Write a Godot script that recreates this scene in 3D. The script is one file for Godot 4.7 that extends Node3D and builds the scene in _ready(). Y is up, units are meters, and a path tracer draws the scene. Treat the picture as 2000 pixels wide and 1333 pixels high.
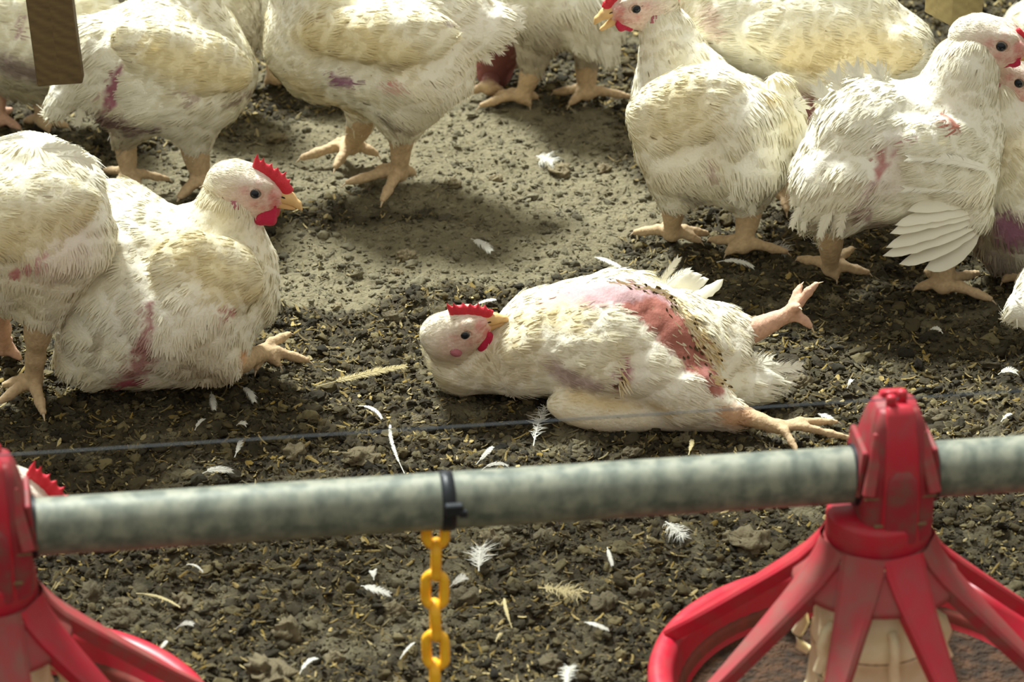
extends Node3D
# A litter-floored poultry house seen from above with a long lens. y is up, units are metres.
# px() values are measured on the 2000 x 1333 frame and turned into points on real upright planes or on the ground.

const FOCAL := 8000.0
const PITCH := 0.4712389
const CAM := Vector3(0.0, 1.816, 3.564)

var rng := RandomNumberGenerator.new()
var lump := FastNoiseLite.new()
var fine := FastNoiseLite.new()
var blot := FastNoiseLite.new()
var M := {}
var names := {}

func ray(x: float, y: float) -> Vector3:
	var f := Vector3(0, -sin(PITCH), -cos(PITCH))
	var u := Vector3(0, cos(PITCH), -sin(PITCH))
	return (f * FOCAL + Vector3(x - 1000.0, 0, 0) + u * (666.5 - y)).normalized()

func on_level(x: float, y: float, h := 0.0) -> Vector3:      # the point of height h seen at a pixel
	var r := ray(x, y)
	return CAM + r * ((h - CAM.y) / r.y)

func on_plane(x: float, y: float, z: float) -> Vector3:      # the point of an upright plane seen at a pixel
	var r := ray(x, y)
	return CAM + r * ((z - CAM.z) / r.z)

func metres(p: Vector3) -> float:                            # metres per pixel at a point
	var f := Vector3(0, -sin(PITCH), -cos(PITCH))
	return (p - CAM).dot(f) / FOCAL

# ---------------------------------------------------------------- naming
func numbered(called: String) -> String:
	var n: int = names.get(called, 0)
	names[called] = n + 1
	return called if n == 0 else "%s_%03d" % [called, n]

func tag(o: Node, label: String, category: String, group := "", kind := "") -> void:
	if label: o.set_meta("label", label)
	if category: o.set_meta("category", category)
	if group: o.set_meta("group", group)
	if kind: o.set_meta("kind", kind)

func thing(called: String, label: String, category: String, where: Vector3, group := "") -> Node3D:
	var o := Node3D.new()
	o.name = numbered(called)
	o.position = where
	add_child(o, true)
	tag(o, label, category, group)
	return o

func put(called: String, mesh: Mesh, mat: Material, parent: Node, where := Vector3.ZERO) -> MeshInstance3D:
	var o := MeshInstance3D.new()
	o.name = numbered(called) if parent == self else called
	o.mesh = mesh
	o.material_override = mat
	o.position = where
	parent.add_child(o, true)
	return o

func clay(color: Color, rough := 0.8, vertex := false) -> StandardMaterial3D:
	var m := StandardMaterial3D.new()
	m.albedo_color = color.linear_to_srgb()
	m.roughness = rough
	m.vertex_color_use_as_albedo = vertex
	m.metallic_specular = 0.4
	return m

func noise_tex(freq: float, octaves: int, sd: int, kind := FastNoiseLite.TYPE_SIMPLEX_SMOOTH, size := 512) -> NoiseTexture2D:
	var n := FastNoiseLite.new()
	n.noise_type = kind
	n.frequency = freq
	n.fractal_octaves = octaves
	n.seed = sd
	var t := NoiseTexture2D.new()
	t.width = size
	t.height = size
	t.seamless = true
	t.noise = n
	return t

# ---------------------------------------------------------------- smooth solids
class Solid:
	var a := PackedVector3Array()
	var ab := PackedVector3Array()
	var ra := PackedFloat32Array()
	var rd := PackedFloat32Array()
	var inv2 := PackedFloat32Array()
	var k := PackedFloat32Array()
	var egg := PackedInt32Array()
	var frame: Array[Basis] = []
	var back: Array[Basis] = []
	var kind := PackedInt32Array()
	var flow := PackedVector3Array()
	var lo := Vector3(9, 9, 9)
	var hi := Vector3(-9, -9, -9)

	func capsule(p: Vector3, r1: float, q: Vector3, r2: float, blend: float, what: int) -> void:
		a.append(p); ab.append(q - p); ra.append(r1); rd.append(r2 - r1)
		var l := (q - p).length_squared()
		inv2.append(1.0 / maxf(l, 1e-9)); k.append(blend); egg.append(0)
		frame.append(Basis()); back.append(Basis()); kind.append(what)
		flow.append((q - p).normalized() if l > 1e-9 else Vector3(0, -1, 0))
		lo = lo.min(p - Vector3.ONE * r1).min(q - Vector3.ONE * r2)
		hi = hi.max(p + Vector3.ONE * r1).max(q + Vector3.ONE * r2)

	func ellipsoid(c: Vector3, ax: Vector3, ay: Vector3, az: Vector3, blend: float, what: int) -> void:
		a.append(c); ab.append(Vector3.ZERO); ra.append(0); rd.append(0); inv2.append(0); k.append(blend); egg.append(1)
		var m := Basis(ax, ay, az).inverse()
		frame.append(m); back.append(m.transposed()); kind.append(what); flow.append(ax.normalized())
		var e := Vector3(Vector3(ax.x, ay.x, az.x).length(), Vector3(ax.y, ay.y, az.y).length(), Vector3(ax.z, ay.z, az.z).length())
		lo = lo.min(c - e)
		hi = hi.max(c + e)

	func one(i: int, p: Vector3) -> float:
		var v := p - a[i]
		if egg[i] == 0:
			var e := ab[i]
			var t := clampf(v.dot(e) * inv2[i], 0.0, 1.0)
			return (v - e * t).length() - ra[i] - rd[i] * t
		var q := frame[i] * v
		var k0 := q.length()
		var k1 := (back[i] * q).length()
		return k0 * (k0 - 1.0) / maxf(k1, 1e-6)

	func near(p: Vector3, which: PackedInt32Array) -> float:
		var d := 1e3
		for i in which:
			var e := one(i, p)
			var kk := k[i]
			var h := kk - absf(d - e)
			d = minf(d, e)
			if h > 0.0:
				d -= h * h / kk * 0.25
		return d

	func all() -> PackedInt32Array:
		return PackedInt32Array(range(a.size()))

	func hit(from: Vector3, dir: Vector3) -> Vector3:        # first point of the surface along a ray, or its closest pass
		var which := all()
		var t := 2.0
		var best := 1e3
		var best_t := t
		for s in 90:
			var d := near(from + dir * t, which)
			if d < best:
				best = d
				best_t = t
			if d < 0.0004:
				break
			t += maxf(d * 0.9, 0.001)
			if t > 7.0:
				break
		return from + dir * best_t

# What a kind of surface is: linear colour, how feathered (0..1), strand length in metres
const KINDS := [
	[Color(0.86, 0.825, 0.70), 1.0, 0.017],    # 0 body
	[Color(0.85, 0.805, 0.68), 1.0, 0.016],    # 1 thigh down
	[Color(0.85, 0.81, 0.69), 1.0, 0.014],    # 2 neck
	[Color(0.85, 0.82, 0.72), 1.0, 0.0075],   # 3 head
	[Color(0.80, 0.60, 0.50), 0.0, 0.004],    # 4 face skin
	[Color(0.52, 0.37, 0.215), 0.0, 0.0],      # 5 leg
	[Color(0.62, 0.03, 0.05), 0.0, 0.0],      # 6 comb
	[Color(0.58, 0.02, 0.07), 0.0, 0.0],      # 7 wattle
	[Color(0.72, 0.46, 0.20), 0.0, 0.0],      # 8 beak
	[Color(0.55, 0.22, 0.20), 0.0, 0.0],      # 9 bare red skin
	[Color(0.84, 0.785, 0.61), 1.0, 0.017],    # 10 yellowed wing
	[Color(0.50, 0.44, 0.34), 1.0, 0.022],    # 11 soiled belly
	[Color(0.86, 0.83, 0.72), 1.0, 0.022],    # 12 rump and tail
	[Color(0.60, 0.36, 0.25), 0.0, 0.0],      # 13 pink leg
	[Color(0.80, 0.73, 0.56), 0.25, 0.010],   # 14 smooth short-feathered wing
	[Color(0.62, 0.22, 0.19), 0.0, 0.004],    # 15 red face skin
]

class Hide:
	var v := PackedVector3Array()
	var n := PackedVector3Array()
	var c := PackedColorArray()
	var f := PackedFloat32Array()
	var l := PackedFloat32Array()
	var w := PackedVector3Array()
	var tri := PackedInt32Array()

func net(s: Solid, cell: float, skin: Hide) -> void:
	var b := 5
	var lo := s.lo - Vector3.ONE * cell * 3.0
	var size := s.hi - s.lo + Vector3.ONE * cell * 6.0
	var bx := int(ceil(size.x / cell / b))
	var by := int(ceil(size.y / cell / b))
	var bz := int(ceil(size.z / cell / b))
	var nx := bx * b + 1
	var ny := by * b + 1
	var nz := bz * b + 1
	var grid := PackedFloat32Array()
	grid.resize(nx * ny * nz)
	grid.fill(99.0)
	var at := PackedInt32Array()
	at.resize(nx * ny * nz)
	at.fill(-1)
	var half := cell * b * 0.5 * 1.7321 + cell
	var count := s.a.size()
	var sx := 1
	var sy := nx
	var sz := nx * ny
	var cells := PackedInt32Array()
	var lists: Array[PackedInt32Array] = []
	var owner_of := PackedInt32Array()
	var everything := s.all()
	for iz in bz:
		for iy in by:
			for ix in bx:
				var mid := lo + Vector3(ix * b + b * 0.5, iy * b + b * 0.5, iz * b + b * 0.5) * cell
				var dist := PackedFloat32Array()
				var least := 1e3
				for i in count:
					var d := s.one(i, mid)
					dist.append(d)
					least = minf(least, d)
				if least > half * 1.4:
					continue
				if absf(s.near(mid, everything)) > half * 1.5:
					continue
				var which := PackedInt32Array()
				for i in count:
					if dist[i] < maxf(least, -half) + 2.6 * half + s.k[i]:
						which.append(i)
				lists.append(which)
				for z in range(iz * b, iz * b + b + 1):
					for y in range(iy * b, iy * b + b + 1):
						var o := z * sz + y * sy
						for x in range(ix * b, ix * b + b + 1):
							if grid[o + x] > 90.0:
								grid[o + x] = s.near(lo + Vector3(x, y, z) * cell, which)
				for z in range(iz * b, iz * b + b):
					for y in range(iy * b, iy * b + b):
						for x in range(ix * b, ix * b + b):
							cells.append(z * sz + y * sy + x)
				owner_of.append(cells.size())
	var made := PackedInt32Array()
	var part := 0
	for ci in cells.size():
		while ci >= owner_of[part]:
			part += 1
		var o := cells[ci]
		var g0 := grid[o]
		var g1 := grid[o + sx]
		var g2 := grid[o + sy]
		var g3 := grid[o + sx + sy]
		var g4 := grid[o + sz]
		var g5 := grid[o + sx + sz]
		var g6 := grid[o + sy + sz]
		var g7 := grid[o + sx + sy + sz]
		var inside := int(g0 < 0) + int(g1 < 0) + int(g2 < 0) + int(g3 < 0) + int(g4 < 0) + int(g5 < 0) + int(g6 < 0) + int(g7 < 0)
		if inside == 0 or inside == 8:
			continue
		var p := Vector3.ZERO
		var m := 0
		if (g0 < 0) != (g1 < 0): p += Vector3(g0 / (g0 - g1), 0, 0); m += 1
		if (g2 < 0) != (g3 < 0): p += Vector3(g2 / (g2 - g3), 1, 0); m += 1
		if (g4 < 0) != (g5 < 0): p += Vector3(g4 / (g4 - g5), 0, 1); m += 1
		if (g6 < 0) != (g7 < 0): p += Vector3(g6 / (g6 - g7), 1, 1); m += 1
		if (g0 < 0) != (g2 < 0): p += Vector3(0, g0 / (g0 - g2), 0); m += 1
		if (g1 < 0) != (g3 < 0): p += Vector3(1, g1 / (g1 - g3), 0); m += 1
		if (g4 < 0) != (g6 < 0): p += Vector3(0, g4 / (g4 - g6), 1); m += 1
		if (g5 < 0) != (g7 < 0): p += Vector3(1, g5 / (g5 - g7), 1); m += 1
		if (g0 < 0) != (g4 < 0): p += Vector3(0, 0, g0 / (g0 - g4)); m += 1
		if (g1 < 0) != (g5 < 0): p += Vector3(1, 0, g1 / (g1 - g5)); m += 1
		if (g2 < 0) != (g6 < 0): p += Vector3(0, 1, g2 / (g2 - g6)); m += 1
		if (g3 < 0) != (g7 < 0): p += Vector3(1, 1, g3 / (g3 - g7)); m += 1
		p /= m
		var xi := o % nx
		var yi := (o / nx) % ny
		var zi := o / sz
		var at_p := lo + (Vector3(xi, yi, zi) + p) * cell
		var nor := Vector3(g1 + g3 + g5 + g7 - g0 - g2 - g4 - g6, g2 + g3 + g6 + g7 - g0 - g1 - g4 - g5, g4 + g5 + g6 + g7 - g0 - g1 - g2 - g3).normalized()
		at[o] = skin.v.size()
		made.append(o)
		skin.v.append(at_p)
		skin.n.append(nor)
		var which := lists[part]
		var least := 1e3
		var ds := PackedFloat32Array()
		for i in which:
			var d := s.one(i, at_p)
			ds.append(d)
			least = minf(least, d)
		var col := Color(0, 0, 0, 0)
		var fe := 0.0
		var le := 0.0
		var fl := Vector3.ZERO
		var total := 0.0
		for j in which.size():
			var e := ds[j] - least
			if e < 0.05:
				var wt := exp(-e / 0.005)
				var kd: Array = KINDS[s.kind[which[j]]]
				col += kd[0] * wt
				fe += kd[1] * wt
				le += kd[2] * wt
				total += wt
				fl += s.flow[which[j]] * exp(-e / 0.02)
		col /= total
		col.a = 1.0
		skin.c.append(col)
		skin.f.append(fe / total)
		skin.l.append(le / total)
		skin.w.append(fl)
	for o in made:
		var g := grid[o]
		# edges that start at this cell's first corner
		if (g < 0) != (grid[o + sx] < 0): quad(skin, at[o], at[o - sy], at[o - sy - sz], at[o - sz])
		if (g < 0) != (grid[o + sy] < 0): quad(skin, at[o], at[o - sz], at[o - sz - sx], at[o - sx])
		if (g < 0) != (grid[o + sz] < 0): quad(skin, at[o], at[o - sx], at[o - sx - sy], at[o - sy])

func quad(skin: Hide, p: int, q: int, r: int, s: int) -> void:
	if p < 0 or q < 0 or r < 0 or s < 0:
		return
	var g := (skin.v[r] - skin.v[p]).cross(skin.v[s] - skin.v[q])
	if g.dot(skin.n[p] + skin.n[q] + skin.n[r] + skin.n[s]) > 0.0:    # front faces run clockwise
		skin.tri.append_array(PackedInt32Array([p, r, q, p, s, r]))
	else:
		skin.tri.append_array(PackedInt32Array([p, q, r, p, r, s]))

func renormal(skin: Hide) -> void:
	var n := PackedVector3Array()
	n.resize(skin.v.size())
	for i in range(0, skin.tri.size(), 3):
		var a := skin.tri[i]
		var b := skin.tri[i + 1]
		var c := skin.tri[i + 2]
		var g := (skin.v[c] - skin.v[a]).cross(skin.v[b] - skin.v[a])
		n[a] += g
		n[b] += g
		n[c] += g
	for i in n.size():
		skin.n[i] = n[i].normalized()

func commit(v: PackedVector3Array, n: PackedVector3Array, c: PackedColorArray, tri: PackedInt32Array, base := Vector3.ZERO) -> ArrayMesh:
	var arr := []
	arr.resize(Mesh.ARRAY_MAX)
	var moved := v.duplicate()
	for i in moved.size():
		moved[i] -= base
	arr[Mesh.ARRAY_VERTEX] = moved
	arr[Mesh.ARRAY_NORMAL] = n
	if c.size():
		arr[Mesh.ARRAY_COLOR] = c
	arr[Mesh.ARRAY_INDEX] = tri
	var m := ArrayMesh.new()
	m.add_surface_from_arrays(Mesh.PRIMITIVE_TRIANGLES, arr)
	return m

func skin_mesh(s: Solid, cell: float, base: Vector3) -> ArrayMesh:
	var sk := Hide.new()
	net(s, cell, sk)
	renormal(sk)
	return commit(sk.v, sk.n, sk.c, sk.tri, base)

# ---------------------------------------------------------------- swept and turned shapes
func lathe(profile: PackedVector2Array, steps: int, inward := false, from := 0.0, to := TAU) -> ArrayMesh:   # profile of (radius, height), a flat shade across sharp bends
	var st := SurfaceTool.new()
	st.begin(Mesh.PRIMITIVE_TRIANGLES)
	for i in profile.size() - 1:
		var p := profile[i]
		var q := profile[i + 1]
		if inward:
			p = profile[i + 1]
			q = profile[i]
		for k in steps:
			var a0 := from + (to - from) * k / steps
			var a1 := from + (to - from) * (k + 1) / steps
			var p0 := Vector3(cos(a0) * p.x, p.y, sin(a0) * p.x)
			var p1 := Vector3(cos(a1) * p.x, p.y, sin(a1) * p.x)
			var q0 := Vector3(cos(a0) * q.x, q.y, sin(a0) * q.x)
			var q1 := Vector3(cos(a1) * q.x, q.y, sin(a1) * q.x)
			for t in [p0, p1, q1, p0, q1, q0]:
				st.set_smooth_group(0)
				st.add_vertex(t)
	st.index()
	st.generate_normals()
	return st.commit()

func tube(pts: PackedVector3Array, r: PackedFloat32Array, sides := 12, flat := 1.0, flat_axis := Vector3.UP, closed := false) -> ArrayMesh:
	var v := PackedVector3Array()
	var n := PackedVector3Array()
	var tri := PackedInt32Array()
	var count := pts.size()
	for i in count:
		var d := (pts[(i + 1) % count] - pts[(i - 1 + count) % count]) if closed else (pts[mini(i + 1, count - 1)] - pts[maxi(i - 1, 0)])
		d = d.normalized()
		var s := d.cross(flat_axis)
		if s.length() < 1e-4:
			s = d.cross(Vector3.RIGHT)
		s = s.normalized()
		var u := s.cross(d)
		for k in sides:
			var a := TAU * k / sides
			v.append(pts[i] + (s * cos(a) + u * sin(a) * flat) * r[i])
			n.append((s * cos(a) * flat + u * sin(a)).normalized())
	var rings := count if closed else count - 1
	for i in rings:
		for k in sides:
			var a := i * sides + k
			var b := i * sides + (k + 1) % sides
			var c := ((i + 1) % count) * sides + k
			var d := ((i + 1) % count) * sides + (k + 1) % sides
			tri.append_array(PackedInt32Array([a, b, c, b, d, c]))
	if not closed:
		for e in 2:
			var at := v.size()
			var i := 0 if e == 0 else count - 1
			var d := (pts[0] - pts[1] if e == 0 else pts[count - 1] - pts[count - 2]).normalized()
			v.append(pts[i])
			n.append(d)
			for k in sides:
				v.append(v[i * sides + k])
				n.append(d)
			for k in sides:
				var p := at + 1 + k
				var q := at + 1 + (k + 1) % sides
				tri.append_array(PackedInt32Array([at, q, p] if e == 0 else [at, p, q]))
	return commit(v, n, PackedColorArray(), tri)

func bevel_box(size: Vector3, c: float) -> ArrayMesh:        # a box with chamfered edges, centred
	var h := size * 0.5
	var pts := PackedVector3Array()
	for sx in [-1.0, 1.0]:
		for sy in [-1.0, 1.0]:
			for sz in [-1.0, 1.0]:
				pts.append(Vector3(sx * h.x, sy * (h.y - c), sz * (h.z - c)))
				pts.append(Vector3(sx * (h.x - c), sy * h.y, sz * (h.z - c)))
				pts.append(Vector3(sx * (h.x - c), sy * (h.y - c), sz * h.z))
	var st := SurfaceTool.new()
	st.begin(Mesh.PRIMITIVE_TRIANGLES)
	st.set_smooth_group(-1)
	var id := func(x: int, y: int, z: int, k: int) -> Vector3: return pts[(x * 4 + y * 2 + z) * 3 + k]
	var face := func(l: Array) -> void:
		var mid := Vector3.ZERO
		for p in l: mid += p
		mid /= l.size()
		for i in range(1, l.size() - 1):
			var g: Vector3 = (l[i] - l[0]).cross(l[i + 1] - l[0])
			for p in ([l[0], l[i + 1], l[i]] if g.dot(mid) > 0 else [l[0], l[i], l[i + 1]]):
				st.add_vertex(p)
	for e in 2:
		face.call([id.call(e, 0, 0, 0), id.call(e, 1, 0, 0), id.call(e, 1, 1, 0), id.call(e, 0, 1, 0)])
		face.call([id.call(0, e, 0, 1), id.call(1, e, 0, 1), id.call(1, e, 1, 1), id.call(0, e, 1, 1)])
		face.call([id.call(0, 0, e, 2), id.call(1, 0, e, 2), id.call(1, 1, e, 2), id.call(0, 1, e, 2)])
		for g in 2:
			face.call([id.call(e, g, 0, 0), id.call(e, g, 1, 0), id.call(e, g, 1, 1), id.call(e, g, 0, 1)])
			face.call([id.call(e, 0, g, 0), id.call(e, 1, g, 0), id.call(e, 1, g, 2), id.call(e, 0, g, 2)])
			face.call([id.call(0, e, g, 1), id.call(1, e, g, 1), id.call(1, e, g, 2), id.call(0, e, g, 2)])
			for q in 2:
				face.call([id.call(e, g, q, 0), id.call(e, g, q, 1), id.call(e, g, q, 2)])
	st.generate_normals()
	return st.commit()

# One feather: a curved vane with a raised shaft and frayed edges, from base through a bend to the tip. face is the way its upper side looks.
func vane(base: Vector3, tip: Vector3, width: float, bend: Vector3, face: Vector3, ragged: float, bare := 0.12) -> ArrayMesh:
	var v := PackedVector3Array()
	var n := PackedVector3Array()
	var tri := PackedInt32Array()
	var along := tip - base
	var steps := 14
	for i in steps + 1:
		var t := float(i) / steps
		var p := base + along * t + bend * (4.0 * t * (1.0 - t))
		var d := (along + bend * (4.0 - 8.0 * t)).normalized()
		var s := d.cross(face).normalized()
		var u := s.cross(d).normalized()
		var q := clampf((t - bare) / (1.0 - bare), 0.0, 1.0)
		var wd := width * 0.5 * pow(sin(PI * clampf(q * 0.80 + 0.04, 0.0, 1.0)), 0.55) * (sqrt(maxf(1.0 - pow(q, 9.0), 0.0)))
		if t <= bare:
			wd = width * 0.035
		for k in 5:
			var e := (k - 2) * 0.5
			var rag := 0.0
			if k == 0 or k == 4:
				rag = rng.randf_range(-1.0, 0.6) * ragged * wd
			v.append(p + s * (e * wd + signf(e) * rag) + u * (0.04 * width * (1.0 - absf(e)) - absf(e) * 0.05 * width) - d * absf(e) * wd * 0.5)
			n.append((u + s * e * 0.35).normalized())
	for i in steps:
		for k in 4:
			var a := i * 5 + k
			tri.append_array(PackedInt32Array([a, a + 5, a + 1, a + 1, a + 5, a + 6]))
	return commit(v, n, PackedColorArray(), tri)

# A soft feather: a thin shaft with separate barbs swept back from it.
func barbed(base: Vector3, tip: Vector3, width: float, bend: Vector3, face: Vector3, bare := 0.2, ragged := 0.5) -> ArrayMesh:
	var v := PackedVector3Array()
	var n := PackedVector3Array()
	var tri := PackedInt32Array()
	var along := tip - base
	var long := along.length()
	var barb := maxf(width * 0.045, 0.0005)
	var count := clampi(int(long / 0.0009), 16, 70)
	if ragged > 0.8:
		barb = 0.00028
		count = 75
	var at_t := func(t: float) -> Vector3: return base + along * t + bend * (4.0 * t * (1.0 - t))
	for i in count + 1:
		var t := lerpf(bare, 1.0, float(i) / count)
		if ragged > 0.8:
			t = lerpf(bare, 0.9, rng.randf())
		var p: Vector3 = at_t.call(t)
		var d: Vector3 = (along + bend * (4.0 - 8.0 * t)).normalized()
		var s := d.cross(face).normalized()
		var u := s.cross(d).normalized()
		var q := (t - bare) / (1.0 - bare)
		var reach := width * 0.5 * pow(sin(PI * clampf(0.12 + 0.72 * q, 0.0, 1.0)), 0.7)
		for e in [-1.0, 1.0]:
			var L: float = reach * rng.randf_range(1.0 - 0.45 * ragged, 1.0 + 0.55 * ragged)
			if rng.randf() < ragged * 0.18:
				L *= 0.4
			var lean := lerpf(0.9, 1.6, q) + rng.randf_range(-0.4, 0.4) * ragged
			if ragged > 0.8:
				lean = rng.randf_range(0.0, 2.2)
				L *= rng.randf_range(0.6, 1.3)
			var dir: Vector3 = (s * e + d * lean + u * rng.randf_range(-0.35, 0.25) * ragged).normalized()
			var p1: Vector3 = p + dir * L * 0.75 + u * (0.04 * width)
			var p2: Vector3 = p + (dir + d * 0.25 - u * 0.15).normalized() * L * 1.35
			var a := v.size()
			var w := d * barb * rng.randf_range(0.8, 1.5)
			v.append_array(PackedVector3Array([p - w, p + w, p1 - w, p1 + w, p2]))
			for k in 5: n.append(u)
			if e > 0.0:
				tri.append_array(PackedInt32Array([a, a + 1, a + 2, a + 1, a + 3, a + 2, a + 2, a + 3, a + 4]))
			else:
				tri.append_array(PackedInt32Array([a, a + 2, a + 1, a + 1, a + 2, a + 3, a + 2, a + 4, a + 3]))
	var sh := maxf(width * 0.035, 0.0005)
	for i in 9:
		var t := i / 8.0
		var p: Vector3 = at_t.call(t)
		var d: Vector3 = (along + bend * (4.0 - 8.0 * t)).normalized()
		var s := d.cross(face).normalized()
		var u := s.cross(d).normalized()
		var r := sh * lerpf(1.0, 0.25, t)
		for g in [s * -r, u * r, s * r]:
			v.append(p + g + u * r * 0.4)
			n.append((u + g.normalized() * 0.5).normalized())
		if i > 0:
			var a := v.size() - 6
			tri.append_array(PackedInt32Array([a, a + 3, a + 1, a + 1, a + 3, a + 4, a + 1, a + 4, a + 2, a + 2, a + 4, a + 5]))
	return commit(v, n, PackedColorArray(), tri)

# ---------------------------------------------------------------- birds
# A bird is described by balls and eggs measured on the photograph (x, y, how far in front of its own upright plane, radius; all in pixels at its distance).
class Bird:
	var z := 0.0
	var m := 0.0
	var base := Vector3.ZERO

func spot(b: Bird, x: float, y: float, dz: float) -> Vector3:
	return on_plane(x, y, b.z + dz * b.m)

func add_shapes(b: Bird, s: Solid, list: Array) -> void:
	for p in list:
		if p[0] == "c":      # a tapered limb: x, y, dz, r, x, y, dz, r, blend, kind
			var q := spot(b, p[1], p[2], p[3])
			var r := spot(b, p[5], p[6], p[7])
			s.capsule(q, p[4] * metres(q), r, p[8] * metres(r), p[9], p[10])
		else:                # an egg: x, y, dz, x, y, dz, half width, half thickness, blend, kind
			var q := spot(b, p[1], p[2], p[3])
			var r := spot(b, p[4], p[5], p[6])
			var k := metres(q)
			var ax := (r - q) * 0.5
			var out := (CAM - q).normalized()
			if p.size() > 11:
				out = (out + Vector3(p[11], p[12], p[13])).normalized()
			var az := (out - ax.normalized() * out.dot(ax.normalized())).normalized()
			var ay := az.cross(ax.normalized()).normalized()
			s.ellipsoid((q + r) * 0.5, ax, ay * (p[7] * k), az * (p[8] * k), p[9], p[10])

func leg_shapes(b: Bird, s: Solid, leg: Dictionary, tips: Array) -> void:
	var r: float = leg.get("r", 0.0085) * 0.9
	var kind: int = leg.get("kind", 5)
	var hk: Array = leg.hock
	var hock := spot(b, hk[0], hk[1], hk[2])
	var ankle: Vector3
	if leg.has("air"):
		ankle = spot(b, leg.foot[0], leg.foot[1], leg.foot[2])
	else:
		ankle = on_level(leg.foot[0], leg.foot[1], 0.013)
	var dir := (ankle - hock).normalized()
	s.capsule(hock - dir * 0.014, r * 1.25, hock + dir * 0.010, r * 1.08, 0.010, kind)
	s.capsule(hock, r * 1.08, hock.lerp(ankle, 0.55), r * 0.82, 0.010, kind)
	s.capsule(hock.lerp(ankle, 0.55), r * 0.82, ankle, r * 0.92, 0.008, kind)
	for t in leg.toes:
		var tip: Vector3
		if leg.has("air"):
			tip = spot(b, t[0], t[1], t[2])
		else:
			tip = on_level(t[0], t[1], t[2] if t.size() > 2 else 0.005)
		var rise := Vector3(0, 0.004, 0)
		var p1 := ankle.lerp(tip, 0.35) + rise * (0.4 if leg.has("air") else 1.0)
		var p2 := ankle.lerp(tip, 0.70) + rise * 0.4
		s.capsule(ankle, r * 0.62, p1, r * 0.50, 0.004, kind)
		s.capsule(p1, r * 0.58, p2, r * 0.44, 0.003, kind)
		s.capsule(p2, r * 0.52, tip, r * 0.34, 0.003, kind)
		tips.append([tip, (tip - p2).normalized(), r])

func claw_mesh() -> ArrayMesh:
	var pts := PackedVector3Array()
	var r := PackedFloat32Array()
	for i in 6:
		var t := i / 5.0
		pts.append(Vector3(t * 0.013, -0.0045 * t * t, 0))
		r.append(lerpf(0.0030, 0.0004, t))
	return tube(pts, r, 8, 0.8)

var claw: ArrayMesh

var face_spots := []

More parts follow.
